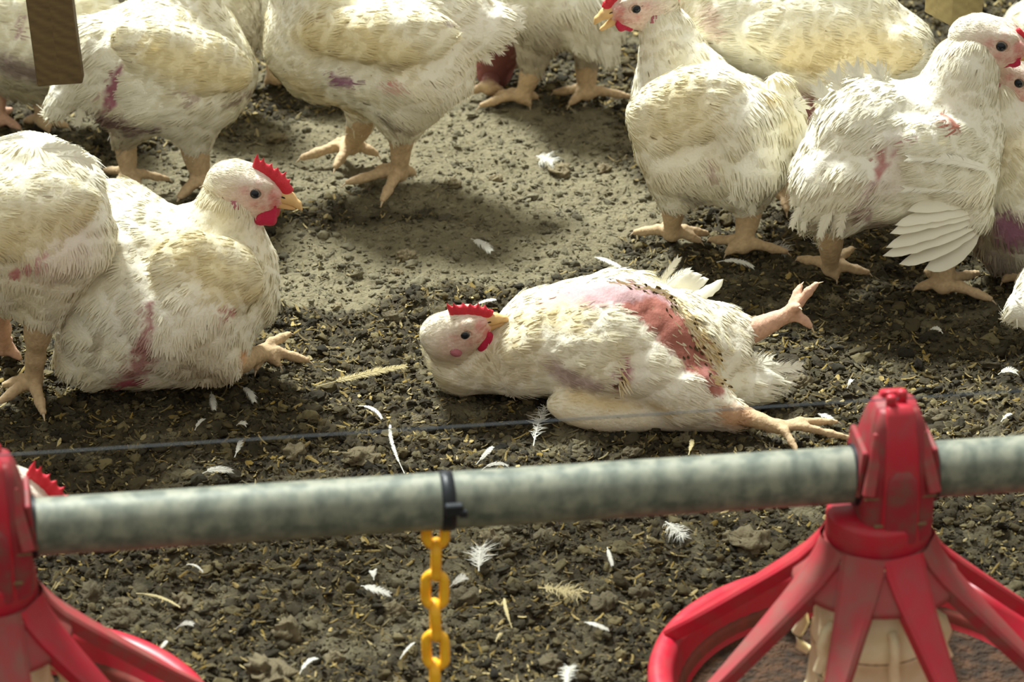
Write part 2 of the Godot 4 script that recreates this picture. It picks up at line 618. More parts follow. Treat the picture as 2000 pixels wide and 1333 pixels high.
func build_head(b: Bird, root: Node3D, s: Solid, h: Dictionary, shape: Array) -> void:
	var f: Vector3 = h.f.normalized()
	var u: Vector3 = h.get("u", Vector3.UP)
	var side := f.cross(u).normalized()
	u = side.cross(f).normalized()
	var k: float = h.get("s", 1.0)
	var near: float = h.get("near", 1.0)          # which cheek the eye that was measured is on
	var eye := spot(b, h.eye[0], h.eye[1], h.eye[2])
	var o := eye - (f * 0.017 + u * 0.005 + side * (0.0165 * near)) * k
	var at := func(x: float, y: float, z: float) -> Vector3: return o + (f * x + u * y + side * z) * k
	s.ellipsoid(o, f * 0.030 * k, u * 0.0245 * k, side * 0.0195 * k, 0.010, 3)
	s.ellipsoid(at.call(0.024, -0.003, 0), f * 0.0185 * k, u * 0.0150 * k, side * 0.0125 * k, 0.012, 4)
	s.ellipsoid(at.call(0.010, -0.013, 0), f * 0.022 * k, u * 0.0125 * k, side * 0.0135 * k, 0.010, 4)
	for e in [-1.0, 1.0]:
		s.ellipsoid(at.call(0.013, -0.001, 0.0105 * e), f * 0.017 * k, u * 0.0135 * k, side * 0.0065 * k, 0.006, 4)
		s.ellipsoid(at.call(0.017, 0.0125, 0.011 * e), f * 0.013 * k, u * 0.005 * k, side * 0.005 * k, 0.006, 3)
		s.ellipsoid(at.call(-0.0045, -0.004, 0.0160 * e), f * 0.0062 * k, u * 0.0062 * k, side * 0.0042 * k, 0.002, 4)
		s.ellipsoid(at.call(0.0305, 0.003, 0.0090 * e), f * 0.010 * k, u * 0.0040 * k, side * 0.0030 * k, 0.003, 15)
		s.ellipsoid(at.call(0.0170, -0.0045, 0.0150 * e), f * 0.008 * k, u * 0.0028 * k, side * 0.0022 * k, 0.003, 15)
		s.ellipsoid(at.call(0.0050, 0.0060, 0.0160 * e), f * 0.0050 * k, u * 0.0022 * k, side * 0.0022 * k, 0.003, 15)
	for p in shape:                                # the nape runs into the neck
		if p[0] == "c" and p[10] == 2:
			var q := spot(b, p[1], p[2], p[3])
			var other := spot(b, p[5], p[6], p[7])
			var first := q.distance_to(o) < other.distance_to(o)
			var r: float = (p[4] if first else p[8]) * metres(q)
			var end := q if first else other
			if end.distance_to(o) > 0.024:
				s.capsule(at.call(-0.010, -0.002, 0), 0.0180 * k, end, minf(r * 0.9, 0.026), 0.012, 2)
			break
	face_spots = []
	var red := Color(0.60, 0.17, 0.16)
	for e in [-1.0, 1.0]:
		for q in [[0.031, 0.003, 0.010, 0.0060, 0.75], [0.034, -0.008, 0.009, 0.0065, 0.8], [0.024, -0.0085, 0.0125, 0.0050, 0.55], [0.016, -0.0045, 0.0155, 0.0050, 0.45], [0.006, 0.0075, 0.0160, 0.0050, 0.5], [0.018, 0.0135, 0.0125, 0.0045, 0.35], [-0.010, -0.003, 0.0165, 0.0050, 0.4]]:
			face_spots.append([at.call(q[0], q[1], q[2] * e), q[3] * k, red, q[4]])
	# eyes
	for e in [-1.0, 1.0]:
		var c: Vector3 = at.call(0.017, 0.005, 0.0138 * e)
		var ball := SphereMesh.new()
		ball.radius = 0.0064 * k
		ball.height = 0.0128 * k
		ball.radial_segments = 24
		ball.rings = 12
		var eo := put("eye", ball, M.iris, root, c - root.position)
		var pupil := SphereMesh.new()
		pupil.radius = 0.0050 * k
		pupil.height = 0.0100 * k
		pupil.radial_segments = 20
		pupil.rings = 10
		put("pupil", pupil, M.pupil, eo, side * e * 0.0022 * k)
		var ring := PackedVector3Array()
		var rr := PackedFloat32Array()
		for i in 20:
			var a := TAU * i / 20
			ring.append(c + (f * cos(a) * 0.0070 + u * sin(a) * 0.0060 + side * e * 0.0024) * k - root.position)
			rr.append(0.0014 * k)
		put("eyelid", tube(ring, rr, 8, 1.0, side, true), M.eyelid, root)
		var lobe := Solid.new()
		lobe.ellipsoid(at.call(0.0000, -0.0085, 0.0188 * e), (f * 0.5 - u).normalized() * 0.0075 * k, (f + u * 0.4).normalized() * 0.0048 * k, side * 0.0060 * k, 0.001, 7)
		put("ear_lobe", skin_mesh(lobe, 0.0016, root.position), M.lobe, root)
	# beak
	var gape: float = h.get("gape", 0.0)
	var up := Solid.new()
	up.capsule(at.call(0.036, -0.002, 0), 0.0074 * k, at.call(0.046, -0.0035, 0), 0.0054 * k, 0.004, 8)
	up.capsule(at.call(0.046, -0.0035, 0), 0.0054 * k, at.call(0.0545, -0.0085, 0), 0.0030 * k, 0.004, 8)
	up.capsule(at.call(0.0545, -0.0085, 0), 0.0030 * k, at.call(0.0585, -0.0140, 0), 0.0012 * k, 0.004, 8)
	put("upper_beak", skin_mesh(up, 0.0015, root.position), M.beak, root)
	var low := Solid.new()
	low.capsule(at.call(0.036, -0.0105 - gape * 0.3, 0), 0.0050 * k, at.call(0.051, -0.0130 - gape, 0), 0.0024 * k, 0.004, 8)
	put("lower_beak", skin_mesh(low, 0.0015, root.position), M.beak, root)
	for e in [-1.0, 1.0]:
		var no := Solid.new()
		no.capsule(at.call(0.040, 0.0000, 0.0062 * e), 0.0010 * k, at.call(0.0445, -0.0018, 0.0054 * e), 0.0008 * k, 0.001, 8)
		put("nostril", skin_mesh(no, 0.0009, root.position), M.pupil, root)
	# comb: a serrated blade along the top of the skull
	var tall: float = h.get("comb", 1.0)
	if tall > 0.0:
		var c := Solid.new()
		var line := [Vector2(0.013, 0.0235), Vector2(0.022, 0.0200), Vector2(0.031, 0.0140), Vector2(0.039, 0.0070), Vector2(0.0445, 0.0015)]
		var only: bool = h.has("front_only")
		for i in range(2 if only else 0, 4):
			c.capsule(at.call(line[i].x, line[i].y, 0), 0.0026 * k, at.call(line[i + 1].x, line[i + 1].y, 0), 0.0024 * k, 0.002, 6)
			if not only:
				var rise: Vector2 = Vector2(0.0030, 0.0040) * tall
				c.capsule(at.call(line[i].x + rise.x * 0.4, line[i].y + rise.y, 0), 0.0023 * k, at.call(line[i + 1].x + rise.x, line[i + 1].y + rise.y, 0), 0.0021 * k, 0.003, 6)
		var peaks := 7
		for i in range(5 if only else 0, peaks):
			var t := i / float(peaks - 1)
			var q := t * 3.7
			var g := mini(int(q), 3)
			var p2: Vector2 = line[g].lerp(line[g + 1], q - g)
			var ld: Vector2 = (line[g + 1] - line[g]).normalized()
			var lean: Vector2 = (Vector2(-ld.y, ld.x) - ld * (0.35 - 0.15 * t)).normalized() * (0.0130 + 0.0022 * sin(i * 1.7 + 1.0) - 0.004 * absf(t - 0.4)) * tall
			var wob := 0.0014 * sin(i * 2.3)
			c.capsule(at.call(p2.x, p2.y, 0), 0.0030 * k, at.call(p2.x + lean.x * 0.5, p2.y + lean.y * 0.5, wob * 0.5), 0.0020 * k, 0.002, 6)
			c.capsule(at.call(p2.x + lean.x * 0.45, p2.y + lean.y * 0.45, wob * 0.5), 0.0020 * k, at.call(p2.x + lean.x, p2.y + lean.y, wob), 0.0006 * k, 0.0015, 6)
		if h.has("lobe"):
			c.capsule(at.call(0.0415, 0.004, 0), 0.0040 * k, at.call(0.0375, 0.0130, 0.001), 0.0036 * k, 0.004, 6)
			c.capsule(at.call(0.0375, 0.0130, 0.001), 0.0036 * k, at.call(0.0325, 0.0230, 0.001), 0.0008 * k, 0.004, 6)
		put("comb", skin_mesh(c, 0.0012, root.position), M.comb, root)
	var wl: float = h.get("wattle", 1.0)
	if wl > 0.0:
		for e in [-1.0, 1.0]:
			var wa := Solid.new()
			wa.capsule(at.call(0.034, -0.015, 0.0065 * e), 0.0040 * k, at.call(0.032, -0.015 - 0.009 * wl, 0.007 * e), 0.0058 * k * minf(wl, 1.2), 0.004, 7)
			wa.capsule(at.call(0.026, -0.015, 0.0085 * e), 0.0042 * k, at.call(0.023, -0.016 - 0.008 * wl, 0.009 * e), 0.0058 * k * minf(wl, 1.2), 0.005, 7)
			wa.capsule(at.call(0.036, -0.009, 0.0080 * e), 0.0014 * k, at.call(0.026, -0.0085, 0.0120 * e), 0.0020 * k, 0.003, 7)
			put("wattle", skin_mesh(wa, 0.0018, root.position), M.wattle, root)

func strands(sk: Hide, root: Node3D, density: float, length_scale: float) -> void:
	var v := PackedVector3Array()
	var n := PackedVector3Array()
	var c := PackedColorArray()
	var tri := PackedInt32Array()
	for i in range(0, sk.tri.size(), 3):
		var a := sk.tri[i]
		var b := sk.tri[i + 1]
		var d := sk.tri[i + 2]
		var fe := (sk.f[a] + sk.f[b] + sk.f[d]) / 3.0
		if fe < 0.06:
			continue
		var nor := (sk.n[a] + sk.n[b] + sk.n[d]).normalized()
		if nor.dot((CAM - sk.v[a]).normalized()) < -0.6:
			continue
		var area := (sk.v[b] - sk.v[a]).cross(sk.v[d] - sk.v[a]).length() * 0.5
		var len0 := (sk.l[a] + sk.l[b] + sk.l[d]) / 3.0
		var want := area * density * fe * (0.019 / maxf(len0, 0.008))
		var many := int(want) + int(rng.randf() < want - int(want))
		for j in many:
			var r1 := sqrt(rng.randf())
			var r2 := rng.randf()
			var wa := 1.0 - r1
			var wb := r1 * (1.0 - r2)
			var wd := r1 * r2
			var p := sk.v[a] * wa + sk.v[b] * wb + sk.v[d] * wd
			var nn := (sk.n[a] * wa + sk.n[b] * wb + sk.n[d] * wd).normalized()
			var fl := sk.w[a] * wa + sk.w[b] * wb + sk.w[d] * wd
			fl = fl - nn * fl.dot(nn)
			var ln := fl.length()
			if ln < 1e-4:
				continue
			fl /= ln
			var col := sk.c[a] * wa + sk.c[b] * wb + sk.c[d] * wd
			var clump := fine.get_noise_3dv(p * 1.0)
			var side := nn.cross(fl)
			fl = (fl + side * (rng.randf_range(-0.20, 0.20) + clump * 0.30) + Vector3(0, -0.05, 0)).normalized()
			side = nn.cross(fl).normalized()
			var L := len0 * length_scale * rng.randf_range(0.6, 1.05)
			var w := rng.randf_range(0.0005, 0.0012) * clampf(len0 / 0.018, 0.5, 1.15)
			var up := rng.randf_range(-0.0003, 0.0003) * clampf(len0 / 0.018, 0.3, 1.2)
			if rng.randf() < 0.025:
				up += rng.randf_range(0.0, 0.0035) * len0 / 0.018
			var tone := rng.randf_range(0.98, 1.02)
			col = Color(minf(col.r * tone, 0.92), minf(col.g * tone, 0.91), minf(col.b * tone * rng.randf_range(0.96, 1.0), 0.88))
			if rng.randf() < 0.004:
				col = col.lerp(Color(0.20, 0.13, 0.06), rng.randf_range(0.4, 0.9))
			var at := v.size()
			var p0 := p - nn * 0.0008
			var p1 := p + fl * L * 0.5 + nn * (0.0004 + up * 0.6 - L * L * 1.3)
			var p2 := p + fl * L + nn * (0.0002 + up - L * L * 5.0)
			var nm := (nn - fl * 0.06).normalized()
			v.append_array(PackedVector3Array([p0 - side * w * 0.8, p0 + side * w * 0.8, p1 - side * w, p1 + side * w, p2 - side * w * 0.25, p2 + side * w * 0.25]))
			n.append_array(PackedVector3Array([nm, nm, nm, nm, nm, nm]))
			for e in 6: c.append(col)
			tri.append_array(PackedInt32Array([at, at + 1, at + 2, at + 1, at + 3, at + 2, at + 2, at + 3, at + 4, at + 3, at + 5, at + 4]))
	if v.size():
		var o := put("plumage", commit(v, n, c, tri, root.position), M.plume, root)
		tag(o, "", "", "", "stuff")

func marks_on(sk: Hide, whole: Solid, b: Bird, list: Array) -> void:
	for mk in list:
		var pts := PackedVector3Array()
		var rad := PackedFloat32Array()
		for p in mk.at:
			var h := whole.hit(CAM, ray(p[0], p[1]))
			pts.append(h)
			rad.append(p[2] * metres(h))
		var lo := pts[0]
		var hi := pts[0]
		for i in pts.size():
			lo = lo.min(pts[i] - Vector3.ONE * rad[i] * 1.8)
			hi = hi.max(pts[i] + Vector3.ONE * rad[i] * 1.8)
		var soft: float = mk.get("soft", 0.35)
		var most: float = mk.get("most", 1.0)
		var rough: float = mk.get("rough", 0.5)
		var box := AABB(lo, hi - lo)
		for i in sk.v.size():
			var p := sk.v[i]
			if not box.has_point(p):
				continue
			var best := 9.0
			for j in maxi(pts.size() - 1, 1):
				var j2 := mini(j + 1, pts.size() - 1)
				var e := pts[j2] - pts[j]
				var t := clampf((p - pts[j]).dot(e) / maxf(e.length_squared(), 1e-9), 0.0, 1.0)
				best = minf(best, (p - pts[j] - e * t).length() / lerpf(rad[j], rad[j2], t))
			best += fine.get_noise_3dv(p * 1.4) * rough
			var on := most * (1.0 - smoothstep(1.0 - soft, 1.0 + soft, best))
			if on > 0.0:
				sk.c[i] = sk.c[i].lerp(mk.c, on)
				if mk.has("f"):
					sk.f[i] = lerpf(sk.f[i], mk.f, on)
				if mk.has("l"):
					sk.l[i] = lerpf(sk.l[i], mk.l, on)

func make_bird(d: Dictionary) -> Node3D:
	var b := Bird.new()
	b.base = on_level(d.ground[0], d.ground[1])
	b.z = b.base.z
	b.m = metres(b.base)
	rng.seed = hash(d.label)
	var root := thing("chicken", d.label, "chicken", b.base)
	var torso := Solid.new()
	add_shapes(b, torso, d.shape)
	var sk := Hide.new()
	net(torso, d.get("cell", 0.0048), sk)
	var feet := Solid.new()
	var tips := []
	for leg in d.get("legs", []):
		leg_shapes(b, feet, leg, tips)
	if feet.a.size():
		net(feet, 0.0025, sk)
	var head := Solid.new()
	if d.has("head"):
		build_head(b, root, head, d.head, d.shape)
		var from := sk.v.size()
		net(head, 0.0024, sk)
		for i in range(from, sk.v.size()):
			for q in face_spots:
				var dd: float = sk.v[i].distance_to(q[0]) / q[1]
				if dd < 1.3:
					sk.c[i] = sk.c[i].lerp(q[2], q[3] * (1.0 - smoothstep(0.5, 1.3, dd + fine.get_noise_3dv(sk.v[i] * 4.0) * 0.5)))
	# soft lumps of plumage, yellow soiling
	var stain: float = d.get("stain", 0.5)
	for i in sk.v.size():
		var fe := sk.f[i]
		var p := sk.v[i]
		if fe > 0.02:
			var big := clampf(sk.l[i] / 0.02, 0.2, 1.2) * fe
			sk.v[i] = p + sk.n[i] * (lump.get_noise_3dv(p) * 0.0042 + fine.get_noise_3dv(p) * 0.0020) * big
			var y := blot.get_noise_3dv(p) * 0.9 + lump.get_noise_3dv(p * 1.3 + Vector3(3, 1, 2)) * 0.5
			var on := clampf((y + 0.15) * 1.3, 0.0, 1.0) * stain * fe
			sk.c[i] = sk.c[i].lerp(Color(0.74, 0.64, 0.36), on * 0.75)
			var dirt := clampf((fine.get_noise_3dv(p * 2.3 + Vector3(7, 0, 0)) - 0.42) * 4.0, 0.0, 1.0) * clampf(y + 0.2, 0.0, 1.0)
			sk.c[i] = sk.c[i].lerp(Color(0.30, 0.22, 0.11), dirt * 0.6 * stain)
		elif sk.l[i] <= 0.0:
			var e := fine.get_noise_3dv(p * 3.0)
			sk.c[i] = sk.c[i] * (1.0 + e * 0.25)
			sk.v[i] = p + sk.n[i] * e * 0.0005
	renormal(sk)
	var whole := torso
	if d.has("head"):
		for i in head.a.size():
			whole.a.append(head.a[i]); whole.ab.append(head.ab[i]); whole.ra.append(head.ra[i]); whole.rd.append(head.rd[i]); whole.inv2.append(head.inv2[i])
			whole.k.append(head.k[i]); whole.egg.append(head.egg[i]); whole.frame.append(head.frame[i]); whole.back.append(head.back[i])
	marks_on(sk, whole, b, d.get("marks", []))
	put("body", commit(sk.v, sk.n, sk.c, sk.tri, b.base), M.skin, root)
	if d.has("pins"):
		pin_feathers(b, whole, root, d.pins)
	strands(sk, root, d.get("density", 130000.0), d.get("long", 1.0))
	for t in tips:
		var c := put("claw", claw, M.claw, root)
		var x: Vector3 = t[1]
		var zz := x.cross(Vector3.UP)
		zz = Vector3.RIGHT if zz.length() < 0.01 else zz.normalized()
		c.transform = Transform3D(Basis(x, zz.cross(x), zz).scaled_local(Vector3.ONE * (t[2] / 0.0125)), t[0] - x * 0.0025 - b.base)
	for q in d.get("quills", []):   # name, x, y, dz, x, y, dz, width, bend x, bend y (pixels), ragged
		var p := spot(b, q[1], q[2], q[3])
		var e := spot(b, q[4], q[5], q[6])
		var w: float = q[7] * b.m
		var bend := Vector3(q[8] * b.m, -q[9] * b.m, 0) if q.size() > 9 else Vector3.ZERO
		var face := (CAM - p).normalized() + Vector3(rng.randf_range(-0.25, 0.25), 0.35, rng.randf_range(-0.15, 0.15))
		var rag: float = q[10] if q.size() > 10 else 0.25
		put(q[0], barbed(p - b.base, e - b.base, w, bend, face, 0.02, rag) if rag > 0.28 else vane(p - b.base, e - b.base, w, bend, face, rag, 0.05), M.quill, root)
	return root

func pin_feathers(b: Bird, whole: Solid, root: Node3D, list: Array) -> void:   # rows of bare quill stubs along the edge of naked skin
	var v := PackedVector3Array()
	var n := PackedVector3Array()
	var c := PackedColorArray()
	var tri := PackedInt32Array()
	for row in list:      # x, y, x, y, spread, count, direction x, y, length in pixels
		for i in int(row[5]):
			var t := rng.randf()
			var x: float = lerpf(row[0], row[2], t) + rng.randf_range(-1, 1) * row[4]
			var y: float = lerpf(row[1], row[3], t) + rng.randf_range(-1, 1) * row[4]
			var p := whole.hit(CAM, ray(x, y))
			var s := metres(p)
			var d := Vector3(row[6], -row[7] * 0.9, row[7] * 0.45 + rng.randf_range(-0.3, 0.3)).normalized()
			d = (d + Vector3(rng.randf_range(-0.4, 0.4), rng.randf_range(-0.3, 0.3), 0)).normalized()
			var L: float = row[8] * s * rng.randf_range(0.5, 1.2)
			var up := (CAM - p).normalized()
			var side := d.cross(up).normalized()
			var w := rng.randf_range(0.0004, 0.0009)
			var col := Color(0.70, 0.54, 0.26).lerp(Color(0.80, 0.74, 0.56), rng.randf())
			if rng.randf() < 0.22:
				col = Color(0.10, 0.07, 0.035)
				w *= 1.6
				L *= 0.5
			var at := v.size()
			var lift := up * rng.randf_range(0.001, 0.004)
			v.append_array(PackedVector3Array([p - side * w, p + side * w, p + d * L * 0.6 - side * w + lift, p + d * L * 0.6 + side * w + lift, p + d * L + lift * 0.7]))
			for e in 5:
				n.append(up)
				c.append(col)
			tri.append_array(PackedInt32Array([at, at + 2, at + 1, at + 1, at + 2, at + 3, at + 2, at + 4, at + 3]))
	tag(put("pin_feathers", commit(v, n, c, tri, b.base), M.plume, root), "", "", "", "stuff")

func all_birds() -> void:
	var bare := Color(0.50, 0.17, 0.16)
	var purple := Color(0.28, 0.13, 0.20)
	var yellow := Color(0.72, 0.58, 0.27)
	var brown := Color(0.25, 0.17, 0.08)
	# lying bird
	make_bird({
		"label": "white chicken lying on its side with legs stretched out and bare red belly skin",
		"ground": [1200, 779], "stain": 0.5, "cell": 0.0040,
		"shape": [
			["c", 1065, 672, -5, 92, 1195, 668, 0, 122, 0.03, 0],
			["c", 1195, 668, 0, 122, 1310, 685, -5, 100, 0.03, 0],
			["c", 1310, 685, -5, 100, 1415, 745, 0, 46, 0.03, 0],
			["c", 1000, 702, -25, 73, 902, 703, -45, 58, 0.03, 2],
			["c", 902, 703, -45, 58, 888, 690, -45, 50, 0.02, 2],
			["c", 1060, 640, -30, 70, 1240, 600, -40, 58, 0.02, 0],
			["e", 1066, 788, 100, 1290, 815, 100, 44, 40, 0.006, 14],
			["c", 1230, 806, 98, 36, 1400, 824, 95, 20, 0.006, 14],
			["c", 1275, 722, 80, 66, 1345, 765, 96, 60, 0.012, 1],
			["c", 1345, 765, 90, 58, 1432, 808, 120, 30, 0.02, 1],
			["c", 1335, 640, -45, 48, 1400, 640, -60, 42, 0.02, 1],
			["c", 1400, 640, -60, 42, 1448, 648, -60, 33, 0.02, 1],
			["c", 1375, 665, -25, 48, 1420, 695, -10, 36, 0.02, 1],
			["c", 1430, 752, 0, 36, 1495, 742, -5, 30, 0.015, 12],
			["c", 1440, 765, 10, 30, 1480, 765, 10, 22, 0.015, 12],
		],
		"head": {"eye": [908, 654, 44], "f": Vector3(0.90, 0.42, 0.05), "u": Vector3(-0.40, 0.80, 0.25), "near": 1.0, "s": 0.96, "comb": 1.05, "wattle": 1.0},
		"legs": [
			{"hock": [1438, 808, 120], "foot": [1521, 834], "toes": [[1634, 824, 0.012], [1664, 857, 0.006], [1556, 880, 0.005], [1500, 842, 0.006]], "r": 0.0080},
			{"air": true, "hock": [1466, 648, -60], "foot": [1545, 612, -60], "toes": [[1594, 556, -62], [1563, 560, -90], [1584, 638, -40], [1560, 600, -30]], "r": 0.0096, "kind": 13},
		],
		"marks": [
			{"c": Color(0.50, 0.31, 0.32), "at": [[1048, 596, 18], [1100, 580, 30], [1160, 574, 34], [1230, 572, 34], [1290, 584, 28]], "f": 0.0, "soft": 0.2, "rough": 0.35},
			{"c": Color(0.34, 0.120, 0.088), "at": [[1232, 602, 16], [1285, 615, 40], [1325, 655, 38], [1362, 705, 32], [1395, 742, 28]], "f": 0.02, "soft": 0.18, "rough": 0.35},
			{"c": Color(0.46, 0.19, 0.16), "at": [[1385, 730, 20], [1408, 757, 18]], "f": 0.05, "soft": 0.3},
			{"c": Color(0.50, 0.24, 0.26), "at": [[1222, 700, 8], [1218, 730, 18], [1205, 752, 18]], "f": 0.15, "soft": 0.4},
			{"c": Color(0.36, 0.22, 0.24), "at": [[1068, 712, 16], [1100, 735, 22], [1150, 748, 16]], "f": 0.6, "soft": 0.6, "most": 0.7},
			{"c": yellow, "at": [[1005, 640, 36], [1060, 610, 34], [1120, 620, 30]], "soft": 0.7, "most": 0.5},
			{"c": Color(0.66, 0.55, 0.33), "at": [[960, 720, 40], [1030, 700, 40]], "soft": 0.7, "most": 0.45},
			{"c": Color(0.60, 0.47, 0.22), "at": [[1320, 585, 8], [1350, 630, 10], [1370, 665, 10], [1395, 690, 10]], "soft": 0.5, "most": 0.8, "f": 0.9},
			{"c": Color(0.10, 0.07, 0.04), "at": [[1352, 622, 5], [1372, 640, 6], [1385, 655, 5]], "soft": 0.4, "most": 0.8},
			{"c": Color(0.66, 0.50, 0.24), "at": [[1120, 775, 16], [1180, 790, 14], [1300, 800, 10]], "soft": 0.6, "most": 0.7},
			{"c": Color(0.50, 0.30, 0.17), "at": [[1420, 815, 26], [1445, 815, 26]], "f": 0.2, "soft": 0.5},
		],
		"pins": [
			[1180, 545, 1300, 572, 6, 70, 1.0, 0.4, 26],
			[1300, 572, 1345, 630, 10, 90, 0.7, 0.8, 26],
			[1345, 630, 1400, 700, 14, 110, 0.6, 0.8, 28],
			[1290, 600, 1370, 720, 22, 30, 0.7, 0.7, 24],
			[1380, 720, 1415, 760, 10, 30, 0.8, 0.3, 22],
			[1215, 715, 1205, 760, 10, 26, 0.5, 1.0, 34],
		],
		"quills": [
			["wing_feather", 1270, 575, -62, 1324, 506, -80, 24, 6, -6, 0.3],
			["wing_feather", 1285, 575, -62, 1346, 528, -78, 24, 0, -8, 0.3],
			["wing_feather", 1295, 580, -60, 1372, 537, -74, 28, 0, -8, 0.2],
			["wing_feather", 1305, 588, -60, 1385, 545, -70, 26, 4, -8, 0.2],
			["wing_feather", 1320, 592, -58, 1413, 545, -66, 26, 4, 8, 0.2],
			["wing_feather", 1318, 596, -56, 1380, 575, -62, 24, 4, 6, 0.2],
			["tail_feather", 1450, 735, 0, 1562, 716, -8, 40, 0, -4, 0.6],
			["tail_feather", 1450, 750, 6, 1545, 745, 0, 40, 0, -2, 0.6],
			["tail_feather", 1440, 750, 12, 1530, 758, 6, 44, 0, 3, 0.7],
			["tail_feather", 1435, 735, 12, 1505, 705, 6, 44, 0, -4, 0.7],
			["tail_feather", 1450, 745, 4, 1556, 733, -4, 28, 0, 3, 0.5],
			["tail_feather", 1440, 730, 2, 1478, 694, 4, 26, 3, -3, 0.6],
			["tail_feather", 1455, 755, 8, 1512, 768, 6, 26, 0, 3, 0.6],
			["tail_feather", 1440, 760, 10, 1470, 792, 12, 24, 0, 2, 0.6],
		],
	})
	# sitting bird
	make_bird({
		"label": "white chicken with bright red comb sitting on the litter at left, facing right",
		"ground": [290, 742], "stain": 0.6, "cell": 0.0046,
		"shape": [
			["c", 425, 560, -10, 122, 290, 602, 0, 152, 0.04, 0],
			["c", 290, 602, 0, 152, 215, 650, 10, 92, 0.04, 11],
			["c", 300, 520, -40, 110, 222, 462, -90, 112, 0.04, 0],
			["c", 452, 408, -30, 55, 425, 480, -25, 92, 0.03, 2],
			["c", 440, 396, -25, 42, 446, 412, -30, 52, 0.02, 2],
			["e", 520, 560, 82, 300, 500, 124, 74, 42, 0.006, 10],
			["c", 370, 620, 110, 92, 430, 700, 95, 50, 0.03, 1],
			["c", 230, 590, 75, 66, 175, 715, 60, 34, 0.02, 12],
			["c", 200, 560, 45, 60, 150, 690, 20, 40, 0.02, 12],
		],
		"head": {"eye": [498, 378, 18], "f": Vector3(0.97, -0.13, 0.12), "u": Vector3(0.1, 1, 0.1), "near": 1.0, "s": 1.04, "comb": 1.0, "lobe": true, "wattle": 1.1},
		"legs": [
			{"hock": [470, 704, 75], "foot": [512, 690], "toes": [[564, 653, 0.02], [600, 704], [545, 712], [500, 720]], "r": 0.0105},
		],
		"marks": [
			{"c": Color(0.40, 0.17, 0.17), "at": [[294, 590, 7], [290, 640, 10], [284, 690, 20], [266, 742, 22]], "f": 0.2, "soft": 0.5, "rough": 1.3, "most": 0.9},
			{"c": Color(0.40, 0.10, 0.13), "at": [[240, 752, 12], [275, 748, 14]], "f": 0.1, "soft": 0.35},
			{"c": Color(0.50, 0.20, 0.18), "at": [[430, 605, 5], [462, 612, 8]], "f": 0.1, "soft": 0.4},
			{"c": Color(0.50, 0.22, 0.18), "at": [[420, 460, 6], [440, 470, 6]], "f": 0.4, "soft": 0.5, "most": 0.5},
			{"c": yellow, "at": [[350, 470, 30], [430, 540, 45], [490, 570, 25]], "soft": 0.7, "most": 0.55},
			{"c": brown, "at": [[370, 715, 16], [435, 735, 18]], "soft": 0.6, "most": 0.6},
			{"c": brown, "at": [[455, 555, 5], [490, 556, 6]], "soft": 0.6, "most": 0.6},
			{"c": Color(0.26, 0.19, 0.10), "at": [[195, 650, 10], [190, 690, 10]], "soft": 0.6, "most": 0.6},
			{"c": Color(0.58, 0.30, 0.13), "at": [[475, 695, 14]], "soft": 0.5, "f": 0.0},
		],
		"quills": [
			["tail_feather", 205, 590, 85, 175, 700, 90, 36, -8, 0, 0.4],
			["tail_feather", 225, 600, 92, 210, 720, 96, 36, -6, 0, 0.4],
			["tail_feather", 250, 610, 98, 262, 735, 96, 34, 6, 0, 0.5],
			["tail_feather", 175, 590, 60, 145, 690, 60, 34, -10, 0, 0.4],
			["tail_feather", 190, 590, 75, 160, 735, 70, 34, -10, 0, 0.4],
		],
	})
	# standing at the left edge
	make_bird({
		"label": "white chicken standing at the left edge of the photo, its head out of frame",
		"ground": [65, 770], "stain": 0.6,
		"shape": [
			["c", 55, 402, 0, 132, -90, 420, 0, 150, 0.04, 0],
			["c", 60, 330, -10, 50, 135, 345, -15, 48, 0.03, 12],
			["c", 110, 470, 40, 118, 82, 600, 40, 50, 0.03, 1],
			["c", -40, 500, 0, 120, 20, 560, -60, 60, 0.03, 1],
			["e", -110, 455, 124, 182, 380, 98, 72, 42, 0.010, 10],
			["c", -200, 380, 10, 90, -260, 220, 10, 60, 0.04, 2],
		],
		"legs": [
			{"hock": [75, 640, 42], "foot": [64, 748], "toes": [[2, 784], [84, 806], [10, 752], [80, 738]], "r": 0.0115},
			{"hock": [0, 600, -60], "foot": [8, 680], "toes": [[38, 700], [-30, 690], [20, 664]], "r": 0.010, "kind": 13},
		],
		"marks": [
			{"c": Color(0.52, 0.18, 0.18), "at": [[25, 540, 8], [55, 522, 8], [90, 500, 6]], "f": 0.2, "soft": 0.5, "rough": 1.4},
			{"c": Color(0.66, 0.48, 0.46), "at": [[150, 470, 45], [90, 530, 45]], "soft": 0.6, "most": 0.3},
			{"c": yellow, "at": [[10, 470, 40], [90, 440, 34], [150, 410, 20]], "soft": 0.7, "most": 0.5},
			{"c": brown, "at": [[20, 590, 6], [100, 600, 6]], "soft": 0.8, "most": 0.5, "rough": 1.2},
		],
		"quills": [
			["tail_feather", 110, 305, 50, 176, 319, 34, 40, 4, -6, 0.5],
			["tail_feather", 80, 290, 44, 152, 297, 24, 40, 4, -4, 0.4],
			["tail_feather", -20, 282, 40, 42, 267, 30, 20, 0, -3, 0.3],
		],
	})
